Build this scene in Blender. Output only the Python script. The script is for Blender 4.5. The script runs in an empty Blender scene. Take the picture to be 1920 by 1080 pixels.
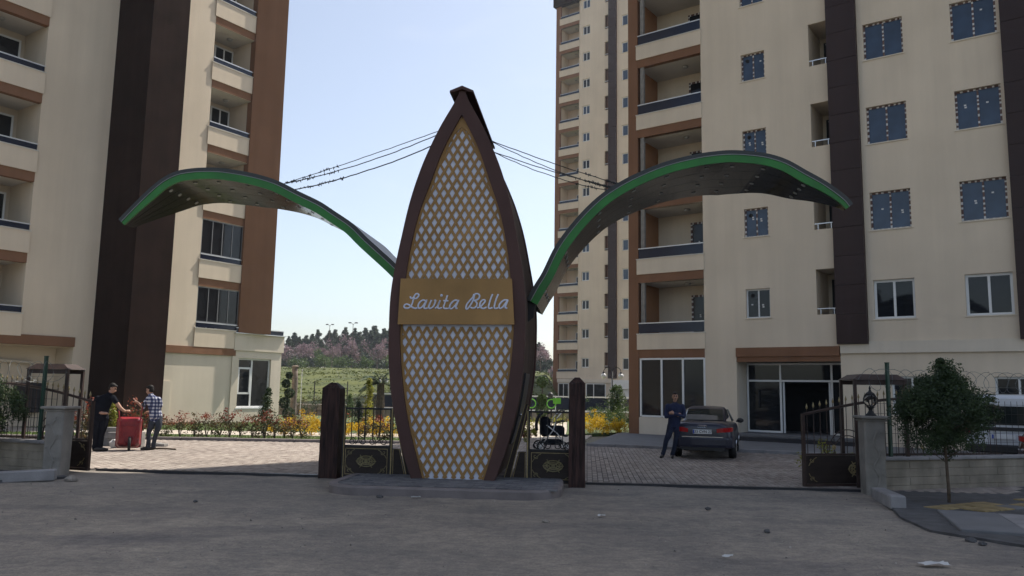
import bpy, bmesh, math, random
import numpy as np
from mathutils import Vector, Matrix
random.seed(7)
rng = np.random.default_rng(7)
SC = bpy.context.scene
COL = SC.collection
R = math.radians
# ---------------------------------------------------------------- camera
F_PX, PITCH, ROLL, CAM_H = 1483.04, R(7.2986), R(0.95027), 1.8
cam = bpy.data.cameras.new('camera')
cam.sensor_width = 36.0
cam.lens = F_PX / 1920 * 36.0
cam.clip_end = 3000
cam_o = bpy.data.objects.new('camera', cam)
COL.objects.link(cam_o)
_r, _u, _f = Vector((1, 0, 0)), Vector((0, -math.sin(PITCH), math.cos(PITCH))), Vector((0, math.cos(PITCH), math.sin(PITCH)))
_R = _r * math.cos(ROLL) + _u * math.sin(ROLL)
_U = -_r * math.sin(ROLL) + _u * math.cos(ROLL)
cam_o.matrix_world = Matrix(((_R.x, _U.x, -_f.x, 0), (_R.y, _U.y, -_f.y, 0), (_R.z, _U.z, -_f.z, CAM_H), (0, 0, 0, 1)))
SC.camera = cam_o
# ---------------------------------------------------------------- sky, sun, exposure
SUN_AZ, SUN_EL = R(46.0), R(56)
W = bpy.data.worlds.new('World')
SC.world = W
W.use_nodes = True
wn = W.node_tree.nodes
sky = wn.new('ShaderNodeTexSky')
sky.sky_type = 'NISHITA'
sky.sun_disc = False
sky.sun_elevation = SUN_EL
sky.sun_rotation = SUN_AZ
sky.air_density = 1.0
sky.dust_density = 1.8
sky.ozone_density = 1.0
sky.altitude = 100
bg = wn['Background']
bg.inputs['Strength'].default_value = 0.13
hs = wn.new('ShaderNodeHueSaturation')   # hazy, paler air
hs.inputs['Saturation'].default_value = 0.74
hs.inputs['Value'].default_value = 1.0
W.node_tree.links.new(sky.outputs['Color'], hs.inputs['Color'])
wtc = wn.new('ShaderNodeTexCoord'); wmp = wn.new('ShaderNodeMapping'); wmp.inputs['Scale'].default_value = (2.0, 2.0, 7.0)   # a few faint wisps of cloud
wnz = wn.new('ShaderNodeTexNoise'); wnz.inputs['Scale'].default_value = 2.6; wnz.inputs['Detail'].default_value = 9; wnz.inputs['Roughness'].default_value = 0.62; wnz.inputs['Distortion'].default_value = 0.6
wrp = wn.new('ShaderNodeMapRange'); wrp.inputs['From Min'].default_value = 0.56; wrp.inputs['From Max'].default_value = 0.80; wrp.inputs['To Max'].default_value = 0.16
wmx = wn.new('ShaderNodeMix'); wmx.data_type = 'RGBA'; wmx.inputs[7].default_value = (5.2, 5.4, 5.6, 1)
WL_ = W.node_tree.links
WL_.new(wtc.outputs['Generated'], wmp.inputs['Vector']); WL_.new(wmp.outputs['Vector'], wnz.inputs['Vector']); WL_.new(wnz.outputs['Fac'], wrp.inputs['Value'])
WL_.new(wrp.outputs['Result'], wmx.inputs[0]); WL_.new(hs.outputs['Color'], wmx.inputs[6]); WL_.new(wmx.outputs[2], bg.inputs['Color'])
sun = bpy.data.lights.new('sun', 'SUN')
sun.energy = 5.0
sun.angle = R(0.5)
sun.color = (1.0, 0.93, 0.82)
sun_o = bpy.data.objects.new('sun', sun)
COL.objects.link(sun_o)
_sd = Vector((math.sin(SUN_AZ) * math.cos(SUN_EL), math.cos(SUN_AZ) * math.cos(SUN_EL), math.sin(SUN_EL)))
sun_o.rotation_euler = _sd.to_track_quat('Z', 'Y').to_euler()
SC.view_settings.view_transform = 'Standard'
SC.view_settings.look = 'None'
SC.view_settings.exposure = 0.56
SC.view_settings.gamma = 1.0
SC.view_settings.use_curve_mapping = False
SC.cycles.use_denoising = True
SC.cycles.max_bounces = 5
SC.cycles.diffuse_bounces = 2
SC.cycles.glossy_bounces = 2
SC.cycles.volume_bounces = 0
SC.cycles.use_adaptive_sampling = True
SC.cycles.adaptive_threshold = 0.02
SC.cycles.transparent_max_bounces = 6

# ---------------------------------------------------------------- helpers
def link(o, parent=None):
    COL.objects.link(o)
    if parent is not None:
        o.parent = parent
    return o

def tag(o, label=None, cat=None, group=None, kind=None):
    if label: o['label'] = label
    if cat: o['category'] = cat
    if group: o['group'] = group
    if kind: o['kind'] = kind
    return o

def thing(name, label, cat, loc=(0, 0, 0), rz=0.0, group=None, parent=None):
    o = bpy.data.objects.new(name, None)
    o.empty_display_size = 0.2
    link(o, parent)
    o.location = loc
    o.rotation_euler = (0, 0, rz)
    return tag(o, label, cat, group)

def clone(root, parent=None):
    c = root.copy()
    COL.objects.link(c)
    if parent is not None: c.parent = parent
    for ch in list(root.children): clone(ch, c)
    return c

class MB:
    def __init__(self):
        self.v = []; self.f = []; self.m = []
    def add(self, vs, fs, mi=0):
        b = len(self.v)
        self.v.extend([tuple(p) for p in vs])
        for f in fs:
            self.f.append([b + i for i in f]); self.m.append(mi)
        return self
    def box(self, x0, x1, y0, y1, z0, z1, mi=0, mat=None):
        vs = [Vector(p) for p in ((x0, y0, z0), (x1, y0, z0), (x1, y1, z0), (x0, y1, z0), (x0, y0, z1), (x1, y0, z1), (x1, y1, z1), (x0, y1, z1))]
        if mat is not None: vs = [mat @ p for p in vs]
        return self.add(vs, [(0, 3, 2, 1), (4, 5, 6, 7), (0, 1, 5, 4), (1, 2, 6, 5), (2, 3, 7, 6), (3, 0, 4, 7)], mi)
    def cbox(self, x0, x1, y0, y1, z0, z1, c=0.01, mi=0, mat=None):
        # box with chamfered edges
        vs = []; fs = []
        for z, i in ((z0, c), (z0 + c, 0), (z1 - c, 0), (z1, c)):
            pts = [(x0 + c, y0 + i), (x1 - c, y0 + i), (x1 - i, y0 + c), (x1 - i, y1 - c), (x1 - c, y1 - i), (x0 + c, y1 - i), (x0 + i, y1 - c), (x0 + i, y0 + c)]
            vs += [Vector((p[0], p[1], z)) for p in pts]
        for k in range(3):
            for j in range(8):
                a = k * 8 + j; b = k * 8 + (j + 1) % 8
                fs.append((a, b, b + 8, a + 8))
        fs.append(tuple(range(7, -1, -1))); fs.append(tuple(range(24, 32)))
        if mat is not None: vs = [mat @ p for p in vs]
        return self.add(vs, fs, mi)
    def tube(self, pts, r, n=6, mi=0, closed=False, sy=1.0, caps=True):
        pts = [Vector(p) for p in pts]
        N = len(pts); vs = []; fs = []
        rr = r if hasattr(r, '__len__') else [r] * N
        prev = None
        for i, p in enumerate(pts):
            if closed: t = pts[(i + 1) % N] - pts[i - 1]
            else: t = pts[min(i + 1, N - 1)] - pts[max(i - 1, 0)]
            if t.length < 1e-9: t = Vector((0, 0, 1))
            t.normalize()
            if prev is None:
                ref = Vector((0, 0, 1)) if abs(t.z) < 0.9 else Vector((0, 1, 0))
                a = t.cross(ref).normalized()
            else:
                a = prev - t * prev.dot(t)
                if a.length < 1e-6: a = t.orthogonal()
                a.normalize()
            prev = a
            b = t.cross(a)
            for k in range(n):
                w = 2 * math.pi * (k + 0.5) / n
                vs.append(p + a * math.cos(w) * rr[i] + b * math.sin(w) * rr[i] * sy)
        M = N if closed else N - 1
        for i in range(M):
            for k in range(n):
                i2 = (i + 1) % N
                fs.append((i * n + k, i * n + (k + 1) % n, i2 * n + (k + 1) % n, i2 * n + k))
        if not closed and caps:
            fs.append(tuple(range(n - 1, -1, -1))); fs.append(tuple((N - 1) * n + k for k in range(n)))
        return self.add(vs, fs, mi)
    def lathe(self, prof, c=(0, 0, 0), n=16, mi=0, axis='z'):
        vs = []; fs = []
        for (r, z) in prof:
            for k in range(n):
                w = 2 * math.pi * k / n
                if axis == 'z': vs.append((c[0] + r * math.cos(w), c[1] + r * math.sin(w), c[2] + z))
                elif axis == 'x': vs.append((c[0] + z, c[1] + r * math.cos(w), c[2] + r * math.sin(w)))
                else: vs.append((c[0] + r * math.cos(w), c[1] - z, c[2] + r * math.sin(w)))
        for i in range(len(prof) - 1):
            for k in range(n):
                fs.append((i * n + k, i * n + (k + 1) % n, (i + 1) * n + (k + 1) % n, (i + 1) * n + k))
        fs.append(tuple(range(n - 1, -1, -1))); fs.append(tuple((len(prof) - 1) * n + k for k in range(n)))
        return self.add(vs, fs, mi)
    def prism(self, poly, y0, y1, mi=0, plane='xz'):
        # poly of (u,w); extruded along the third axis
        n = len(poly)
        if plane == 'xz':
            vs = [(u, y0, w) for u, w in poly] + [(u, y1, w) for u, w in poly]
        elif plane == 'xy':
            vs = [(u, w, y0) for u, w in poly] + [(u, w, y1) for u, w in poly]
        else:
            vs = [(y0, u, w) for u, w in poly] + [(y1, u, w) for u, w in poly]
        fs = [tuple(range(n)), tuple(range(2 * n - 1, n - 1, -1))]
        for i in range(n):
            j = (i + 1) % n
            fs.append((i, i + n, j + n, j))
        return self.add(vs, fs, mi)
    def sphere(self, c, r, n=10, mi=0, s=(1, 1, 1)):
        vs = []; fs = []; m = n // 2 + 1
        for i in range(1, m):
            th = math.pi * i / m
            for k in range(n):
                w = 2 * math.pi * k / n
                vs.append((c[0] + r * s[0] * math.sin(th) * math.cos(w), c[1] + r * s[1] * math.sin(th) * math.sin(w), c[2] + r * s[2] * math.cos(th)))
        for i in range(m - 2):
            for k in range(n):
                fs.append((i * n + k, (i + 1) * n + k, (i + 1) * n + (k + 1) % n, i * n + (k + 1) % n))
        top = len(vs); vs.append((c[0], c[1], c[2] + r * s[2])); vs.append((c[0], c[1], c[2] - r * s[2]))
        for k in range(n):
            fs.append((top, k, (k + 1) % n)); fs.append((top + 1, (m - 2) * n + (k + 1) % n, (m - 2) * n + k))
        return self.add(vs, fs, mi)
    def mesh(self, name, mats, smooth=False, fix=True):
        me = bpy.data.meshes.new(name)
        me.from_pydata(self.v, [], self.f)
        for mt in (mats if isinstance(mats, (list, tuple)) else [mats]): me.materials.append(mt)
        if any(self.m): me.polygons.foreach_set('material_index', self.m)
        if fix:
            bm = bmesh.new(); bm.from_mesh(me)
            bmesh.ops.recalc_face_normals(bm, faces=bm.faces)
            bm.to_mesh(me); bm.free()
        if smooth: me.polygons.foreach_set('use_smooth', [True] * len(me.polygons))
        me.update()
        return me
    def build(self, name, mats, parent=None, loc=None, smooth=False, fix=True, label=None):
        o = bpy.data.objects.new(name, self.mesh(name, mats, smooth, fix))
        link(o, parent)
        if loc is not None: o.location = loc
        if label: o['label'] = label
        return o

def inst(name, me, parent=None, loc=(0, 0, 0), rot=None, scale=None):
    o = bpy.data.objects.new(name, me)
    link(o, parent)
    o.location = loc
    if rot is not None: o.rotation_euler = rot
    if scale is not None: o.scale = scale if hasattr(scale, '__len__') else (scale,) * 3
    return o

def smooth_path(pts, k=6, closed=False):
    P = [Vector(p) if len(p) == 3 else Vector((p[0], 0, p[1])) for p in pts]
    out = []; n = len(P)
    for i in range(n if closed else n - 1):
        if closed: a, b, c, d = P[i - 1], P[i], P[(i + 1) % n], P[(i + 2) % n]
        else: a, b, c, d = P[max(i - 1, 0)], P[i], P[i + 1], P[min(i + 2, n - 1)]
        for j in range(k):
            t = j / k
            out.append(0.5 * ((2 * b) + (c - a) * t + (2 * a - 5 * b + 4 * c - d) * t * t + (3 * b - a - 3 * c + d) * t ** 3))
    if not closed: out.append(P[-1])
    return out

ORD = ['first', 'second', 'third', 'fourth', 'fifth', 'sixth', 'seventh', 'eighth', 'ninth', 'tenth', 'eleventh', 'twelfth', 'thirteenth', 'fourteenth', 'fifteenth', 'sixteenth', 'seventeenth', 'eighteenth', 'nineteenth', 'twentieth', 'twenty-first', 'twenty-second', 'twenty-third', 'twenty-fourth', 'twenty-fifth', 'twenty-sixth', 'twenty-seventh', 'twenty-eighth', 'twenty-ninth', 'thirtieth', 'thirty-first', 'thirty-second']

# ---------------------------------------------------------------- materials
def mat(name, col, rough=0.8, metal=0.0, var=0.12, scale=3.0, bump=0.0, bscale=None, spec=None, col2=None, stretch=None, coat=0.0, detail=6.0, gen=None):
    m = bpy.data.materials.new(name)
    m.use_nodes = True
    nt = m.node_tree; N = nt.nodes; L = nt.links
    b = N['Principled BSDF']
    b.inputs['Roughness'].default_value = rough
    b.inputs['Metallic'].default_value = metal
    if spec is not None: b.inputs['Specular IOR Level'].default_value = spec
    if coat: b.inputs['Coat Weight'].default_value = coat; b.inputs['Coat Roughness'].default_value = 0.05
    tc = N.new('ShaderNodeTexCoord'); mp = N.new('ShaderNodeMapping')
    L.new(tc.outputs['Object'], mp.inputs['Vector'])
    if stretch: mp.inputs['Scale'].default_value = stretch
    nz = N.new('ShaderNodeTexNoise'); nz.inputs['Scale'].default_value = scale; nz.inputs['Detail'].default_value = detail
    L.new(mp.outputs['Vector'], nz.inputs['Vector'])
    cr = N.new('ShaderNodeValToRGB')
    c = Vector(col)
    c2 = Vector(col2) if col2 else c * (1 + var)
    c1 = c * (1 - var) if not col2 else c
    cr.color_ramp.elements[0].position = 0.3; cr.color_ramp.elements[1].position = 0.7
    cr.color_ramp.elements[0].color = (*c1, 1); cr.color_ramp.elements[1].color = (*c2, 1)
    L.new(nz.outputs['Fac'], cr.inputs['Fac'])
    L.new(cr.outputs['Color'], b.inputs['Base Color'])
    if bump:
        n2 = N.new('ShaderNodeTexNoise'); n2.inputs['Scale'].default_value = bscale or scale * 8; n2.inputs['Detail'].default_value = 5
        L.new(mp.outputs['Vector'], n2.inputs['Vector'])
        bp = N.new('ShaderNodeBump'); bp.inputs['Strength'].default_value = bump; bp.inputs['Distance'].default_value = 0.02
        L.new(n2.outputs['Fac'], bp.inputs['Height']); L.new(bp.outputs['Normal'], b.inputs['Normal'])
    m['_ramp'] = cr.name
    return m

def leafmat(name, c1, c2, trans=0.25, rough=0.55):
    m = bpy.data.materials.new(name); m.use_nodes = True
    nt = m.node_tree; N = nt.nodes; L = nt.links
    b = N['Principled BSDF']; b.inputs['Roughness'].default_value = rough; b.inputs['Specular IOR Level'].default_value = 0.3
    at = N.new('ShaderNodeAttribute'); at.attribute_name = 'tint'
    cr = N.new('ShaderNodeValToRGB')
    cr.color_ramp.elements[0].color = (*c1, 1); cr.color_ramp.elements[1].color = (*c2, 1)
    L.new(at.outputs['Fac'], cr.inputs['Fac'])
    L.new(cr.outputs['Color'], b.inputs['Base Color'])
    tr = N.new('ShaderNodeBsdfTranslucent'); L.new(cr.outputs['Color'], tr.inputs['Color'])
    mx = N.new('ShaderNodeMixShader'); mx.inputs['Fac'].default_value = trans
    out = N['Material Output']
    L.new(b.outputs['BSDF'], mx.inputs[1]); L.new(tr.outputs['BSDF'], mx.inputs[2]); L.new(mx.outputs['Shader'], out.inputs['Surface'])
    return m

def tintmat(name, c1, c2, rough=0.9, bump=0.2, bscale=40.0, nvar=0.25, nscale=0.8):
    # colour varies piece by piece (attribute) and with a large-scale stain
    m = mat(name, c1, rough, var=0, bump=bump, bscale=bscale, scale=nscale)
    nt = m.node_tree; N = nt.nodes; L = nt.links
    b = N['Principled BSDF']
    at = N.new('ShaderNodeAttribute'); at.attribute_name = 'tint'
    cr = N.new('ShaderNodeValToRGB')
    cr.color_ramp.elements[0].color = (*c1, 1); cr.color_ramp.elements[1].color = (*c2, 1)
    L.new(at.outputs['Fac'], cr.inputs['Fac'])
    old = N[m['_ramp']]
    old.color_ramp.elements[0].color = (1 - nvar,) * 3 + (1,); old.color_ramp.elements[1].color = (1 + nvar,) * 3 + (1,)
    mx = N.new('ShaderNodeMix'); mx.data_type = 'RGBA'; mx.blend_type = 'MULTIPLY'; mx.inputs[0].default_value = 1
    L.new(cr.outputs['Color'], mx.inputs[6]); L.new(old.outputs['Color'], mx.inputs[7])
    L.new(mx.outputs[2], b.inputs['Base Color'])
    return m

M = {}
M['cream'] = mat('stucco_cream', (0.69, 0.585, 0.455), 0.92, var=0.05, scale=0.5, bump=0.25, bscale=60)
M['cream_up'] = mat('stucco_pale', (0.68, 0.60, 0.49), 0.92, var=0.04, scale=0.6, bump=0.2, bscale=60)
M['ceil'] = mat('ceiling_white', (0.62, 0.58, 0.52), 0.9, var=0.03)
M['brown'] = mat('stucco_brown', (0.235, 0.125, 0.075), 0.9, var=0.06, scale=0.8, bump=0.2, bscale=60)
M['orange'] = mat('stucco_orange', (0.36, 0.19, 0.10), 0.9, var=0.05, bump=0.2, bscale=60)
M['dark'] = mat('cladding_dark', (0.026, 0.015, 0.012), 0.9, var=0.18, scale=1.2, bump=0.35, bscale=30)
M['darkpan'] = mat('cladding_panel', (0.043, 0.025, 0.023), 0.5, var=0.12, scale=0.7, bump=0.06, bscale=40)
M['white'] = mat('white_frame', (0.72, 0.72, 0.71), 0.45, var=0.03)
M['alu'] = mat('aluminium', (0.62, 0.63, 0.64), 0.35, metal=0.6, var=0.03)
M['glass'] = mat('dark_glass', (0.014, 0.016, 0.019), 0.035, var=0.1, spec=0.34, bump=0.05, bscale=1.6)
M['film'] = mat('blue_film_glass', (0.028, 0.050, 0.090), 0.16, var=0.25, scale=1.7, spec=0.5, bump=0.25, bscale=5)
M['rail'] = mat('navy_rail_glass', (0.016, 0.022, 0.042), 0.12, var=0.08, spec=0.3)
M['tape'] = mat('tape_redbrown', (0.11, 0.055, 0.042), 0.6, var=0.1)
M['tapew'] = mat('tape_white', (0.66, 0.64, 0.62), 0.6, var=0.05)
M['black'] = mat('black_void', (0.012, 0.012, 0.013), 0.8, var=0.1)
M['iron'] = mat('black_iron', (0.018, 0.017, 0.018), 0.5, var=0.2, bump=0.1, bscale=50)
M['gold'] = mat('gold_trim', (0.30, 0.23, 0.11), 0.45, metal=0.35, var=0.2, scale=20)
M['goldp'] = mat('gold_paint', (0.335, 0.190, 0.066), 0.55, var=0.16, scale=1.8, bump=0.05)
M['diam'] = mat('white_backing', (0.62, 0.645, 0.76), 0.6, var=0.10, scale=3)
M['monu'] = mat('brown_panel', (0.085, 0.045, 0.039), 0.6, var=0.12, scale=1.5, bump=0.06)
M['monus'] = mat('brown_flaking', (0.085, 0.06, 0.048), 0.75, var=0.4, scale=3.0, bump=0.35, bscale=14, stretch=(1, 1, 0.25))
M['green'] = mat('green_fascia', (0.014, 0.165, 0.018), 0.45, var=0.22, scale=2.2, bump=0.08, bscale=3)
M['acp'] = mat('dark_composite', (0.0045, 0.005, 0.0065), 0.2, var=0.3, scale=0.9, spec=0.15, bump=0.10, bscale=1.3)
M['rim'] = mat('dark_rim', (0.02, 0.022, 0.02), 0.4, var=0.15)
M['spot'] = mat('lamp_glass', (0.34, 0.34, 0.33), 0.3, var=0.05)
M['wood'] = mat('dark_wood', (0.010, 0.007, 0.007), 0.6, col2=(0.070, 0.036, 0.030), scale=7, bump=0.8, bscale=16, stretch=(3, 3, 0.30))
M['steelb'] = mat('brown_steel', (0.045, 0.027, 0.022), 0.5, var=0.35, scale=5, bump=0.1)
M['woodp'] = mat('dark_gate_panel', (0.028, 0.019, 0.016), 0.5, var=0.3, scale=4, stretch=(0.6, 1, 3))
M['stone'] = mat('pillar_stone', (0.26, 0.24, 0.215), 0.9, var=0.18, scale=4, bump=0.4, bscale=25)
M['conc'] = mat('wall_concrete', (0.30, 0.265, 0.215), 0.92, var=0.25, scale=2.5, bump=0.35, bscale=30)
M['kerb'] = mat('kerb_concrete', (0.235, 0.225, 0.225), 0.9, var=0.2, scale=3, bump=0.3, bscale=40)
M['kerbr'] = mat('kerb_reddish', (0.185, 0.158, 0.152), 0.9, var=0.2, scale=3, bump=0.3, bscale=40)
M['slab'] = mat('sidewalk_slab', (0.145, 0.145, 0.15), 0.85, var=0.12, scale=2, bump=0.15)
M['step'] = mat('dark_step', (0.03, 0.03, 0.035), 0.4, var=0.1)
M['grnpost'] = mat('green_post', (0.012, 0.045, 0.028), 0.5, var=0.15)
M['wire'] = mat('steel_wire', (0.12, 0.13, 0.13), 0.45, metal=0.6, var=0.1)
M['cable'] = mat('cable_black', (0.03, 0.03, 0.03), 0.6, var=0.1)
M['red'] = mat('red_paint', (0.25, 0.016, 0.022), 0.42, var=0.25, scale=6, bump=0.1)
M['tyre'] = mat('tyre_rubber', (0.016, 0.016, 0.017), 0.85, var=0.1)
M['alloy'] = mat('alloy_rim', (0.42, 0.43, 0.45), 0.3, metal=0.9, var=0.05)
M['carp'] = mat('navy_car_paint', (0.012, 0.014, 0.032), 0.32, metal=0.0, var=0.05, coat=0.25)
M['card'] = mat('dark_red_car_paint', (0.035, 0.014, 0.018), 0.25, metal=0.3, var=0.05, coat=1.0)
M['vanw'] = mat('white_van_paint', (0.62, 0.64, 0.68), 0.3, var=0.03, coat=0.6)
M['carg'] = mat('car_glass', (0.014, 0.019, 0.019), 0.06, var=0.1, spec=0.25)
M['taill'] = mat('tail_light', (0.34, 0.012, 0.014), 0.15, var=0.15)
M['chrome'] = mat('chrome', (0.62, 0.62, 0.64), 0.15, metal=1.0, var=0.02)
M['plasb'] = mat('black_plastic', (0.015, 0.015, 0.016), 0.55, var=0.1)
M['plate'] = mat('plate_white', (0.74, 0.74, 0.74), 0.5, var=0.02)
M['plateb'] = mat('plate_blue', (0.02, 0.06, 0.36), 0.5, var=0.02)
M['skin'] = mat('skin', (0.40, 0.225, 0.155), 0.55, var=0.08, scale=20)
M['hair'] = mat('black_hair', (0.012, 0.010, 0.009), 0.6, var=0.3, scale=60, bump=0.4)
M['shirtb'] = mat('navy_shirt', (0.030, 0.037, 0.078), 0.85, var=0.15, scale=9, bump=0.4, bscale=14)
M['jeans'] = mat('dark_jeans', (0.026, 0.032, 0.055), 0.9, var=0.25, scale=8, bump=0.4, bscale=14)
M['jeansg'] = mat('grey_jeans', (0.05, 0.056, 0.07), 0.9, var=0.25, scale=8, bump=0.4, bscale=14)
M['blackc'] = mat('black_cloth', (0.012, 0.013, 0.018), 0.9, var=0.25, scale=8, bump=0.4, bscale=14)
M['shoe'] = mat('dark_shoe', (0.02, 0.016, 0.014), 0.5, var=0.2)
M['lime'] = mat('lime_paint', (0.10, 0.36, 0.02), 0.4, var=0.05)
M['bark'] = mat('bark', (0.10, 0.075, 0.055), 0.95, var=0.4, scale=9, bump=0.8, bscale=20)
M['barkg'] = mat('bark_grey', (0.16, 0.13, 0.11), 0.95, var=0.3, scale=9, bump=0.6, bscale=20)
M['rubble'] = mat('rubble_stone', (0.24, 0.21, 0.18), 0.95, var=0.3, scale=5, bump=0.5, bscale=20)
M['litter'] = mat('litter_white', (0.50, 0.50, 0.49), 0.7, var=0.1)
M['pebble'] = mat('pebble', (0.22, 0.205, 0.19), 0.95, var=0.4, scale=3)
M['yellowt'] = mat('yellow_tactile', (0.25, 0.185, 0.085), 0.9, var=0.3, scale=5, bump=0.2)
M['blockg'] = mat('cement_block', (0.21, 0.20, 0.19), 0.95, var=0.2, scale=6, bump=0.4)
M['globe'] = mat('globe_glass', (0.70, 0.70, 0.68), 0.12, var=0.03, spec=0.6)
M['clear'] = mat('clear_globe', (0.8, 0.8, 0.8), 0.05, var=0.02, spec=0.3)
M['clear'].node_tree.nodes['Principled BSDF'].inputs['Transmission Weight'].default_value = 1.0
M['clear'].node_tree.nodes['Principled BSDF'].inputs['IOR'].default_value = 1.08
M['alud'] = mat('dark_aluminium', (0.26, 0.26, 0.26), 0.4, metal=0.4, var=0.05)
M['emb'] = mat('emboss_gold', (0.21, 0.175, 0.085), 0.5, metal=0.3, var=0.3, scale=30)
# leaves
M['l_conifer'] = leafmat('leaf_conifer', (0.016, 0.028, 0.016), (0.062, 0.088, 0.045), 0.12)
M['l_dark'] = leafmat('leaf_dark', (0.020, 0.036, 0.016), (0.055, 0.085, 0.03), 0.15)
M['l_mid'] = leafmat('leaf_mid', (0.035, 0.065, 0.02), (0.10, 0.15, 0.04), 0.3)
M['l_lime'] = leafmat('leaf_lime', (0.10, 0.13, 0.02), (0.32, 0.30, 0.04), 0.35)
M['l_yellow'] = leafmat('leaf_yellow', (0.42, 0.25, 0.01), (0.70, 0.48, 0.02), 0.35)
M['l_red'] = leafmat('leaf_red', (0.15, 0.03, 0.02), (0.27, 0.075, 0.04), 0.35)
M['l_photinia'] = leafmat('leaf_photinia', (0.045, 0.06, 0.022), (0.13, 0.085, 0.04), 0.3)
M['l_pink'] = leafmat('leaf_blossom', (0.11, 0.075, 0.082), (0.36, 0.25, 0.28), 0.3)
M['l_palm'] = leafmat('leaf_palm', (0.02, 0.045, 0.018), (0.05, 0.08, 0.03), 0.15)
M['l_grass'] = leafmat('leaf_grass', (0.06, 0.11, 0.018), (0.14, 0.22, 0.04), 0.35)
M['l_hill'] = leafmat('leaf_hillgrass', (0.032, 0.050, 0.003), (0.085, 0.098, 0.009), 0.3)

for k_, v_ in dict(dark=.08, darkpan=.25, monu=.2, monus=.15, wood=.15, woodp=.25, iron=.3, steelb=.3, shirtb=.1, jeans=.1, jeansg=.1, blackc=.06, hair=.2, cream=.15, cream_up=.15, brown=.1, orange=.15, stone=.2, conc=.15, bark=.1, barkg=.1, step=.3, goldp=.3, diam=.3).items():
    M[k_].node_tree.nodes['Principled BSDF'].inputs['Specular IOR Level'].default_value = v_

def weather(m, amt=0.16):
    nt = m.node_tree; N = nt.nodes; L = nt.links; b = N['Principled BSDF']; r = N[m['_ramp']]
    tc = N.new('ShaderNodeTexCoord'); mp = N.new('ShaderNodeMapping'); mp.inputs['Scale'].default_value = (1.6, 1.6, 0.10); L.new(tc.outputs['Object'], mp.inputs['Vector'])
    n1 = N.new('ShaderNodeTexNoise'); n1.inputs['Scale'].default_value = 1.3; n1.inputs['Detail'].default_value = 7; n1.inputs['Roughness'].default_value = 0.65; L.new(mp.outputs['Vector'], n1.inputs['Vector'])
    n2 = N.new('ShaderNodeTexNoise'); n2.inputs['Scale'].default_value = 0.22; n2.inputs['Detail'].default_value = 5; L.new(tc.outputs['Object'], n2.inputs['Vector'])
    ad = N.new('ShaderNodeMath'); ad.operation = 'MULTIPLY'; L.new(n1.outputs['Fac'], ad.inputs[0]); L.new(n2.outputs['Fac'], ad.inputs[1])
    cr = N.new('ShaderNodeValToRGB'); cr.color_ramp.elements[0].position = 0.14; cr.color_ramp.elements[1].position = 0.36
    cr.color_ramp.elements[0].color = (1 - amt, 1 - amt * 1.05, 1 - amt * 1.1, 1); cr.color_ramp.elements[1].color = (1.05, 1.05, 1.05, 1); L.new(ad.outputs[0], cr.inputs['Fac'])
    mx = N.new('ShaderNodeMix'); mx.data_type = 'RGBA'; mx.blend_type = 'MULTIPLY'; mx.inputs[0].default_value = 1
    L.new(r.outputs['Color'], mx.inputs[6]); L.new(cr.outputs['Color'], mx.inputs[7]); L.new(mx.outputs[2], b.inputs['Base Color'])
for k_, a_ in dict(cream=.06, cream_up=.06, brown=.12, dark=.3, stone=.25, conc=.35, diam=.06, goldp=.12, darkpan=.2, monu=.2).items(): weather(M[k_], a_)
# ---------------------------------------------------------------- numpy mesh helpers
def np_mesh(name, Q, mt, tint=None, smooth=False):
    """Q: (N,k,3) array of separate k-gons"""
    n, k = Q.shape[0], Q.shape[1]
    me = bpy.data.meshes.new(name)
    me.vertices.add(n * k); me.loops.add(n * k); me.polygons.add(n)
    me.vertices.foreach_set('co', Q.reshape(-1).astype(np.float32))
    me.loops.foreach_set('vertex_index', np.arange(n * k, dtype=np.int32))
    me.polygons.foreach_set('loop_start', np.arange(0, n * k, k, dtype=np.int32))
    me.update(calc_edges=True)
    me.materials.append(mt)
    if tint is not None:
        at = me.attributes.new('tint', 'FLOAT', 'FACE')
        at.data.foreach_set('value', tint.astype(np.float32))
    return me

def unit(a):
    return a / np.maximum(np.linalg.norm(a, axis=-1, keepdims=True), 1e-9)

def leaf_quads(C, size, g, aspect=0.55, nrm=None, spread=1.0):
    n = len(C)
    d = unit(g.normal(size=(n, 3)))
    if nrm is not None: d = unit(d * spread + nrm)
    e = unit(np.cross(d, unit(g.normal(size=(n, 3)))))
    s = size * g.uniform(0.65, 1.35, size=(n, 1))
    w = s * aspect
    return np.stack([C - d * s * 0.5, C + e * w * 0.5, C + d * s * 0.5, C - e * w * 0.5], axis=1)

def clump_cloud(g, clumps, per, sig):
    P = []; T = []
    for (c, r) in clumps:
        p = g.normal(size=(per, 3)); p = unit(p) * (g.uniform(0, 1, size=(per, 1)) ** 0.45) * r
        P.append(np.array(c) + p * np.array(sig)); T.append(np.full(per, g.uniform(0, 1)))
    P = np.concatenate(P); T = np.concatenate(T)
    return P, np.clip(T * 0.6 + g.uniform(0, 0.4, len(P)), 0, 1)

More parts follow.
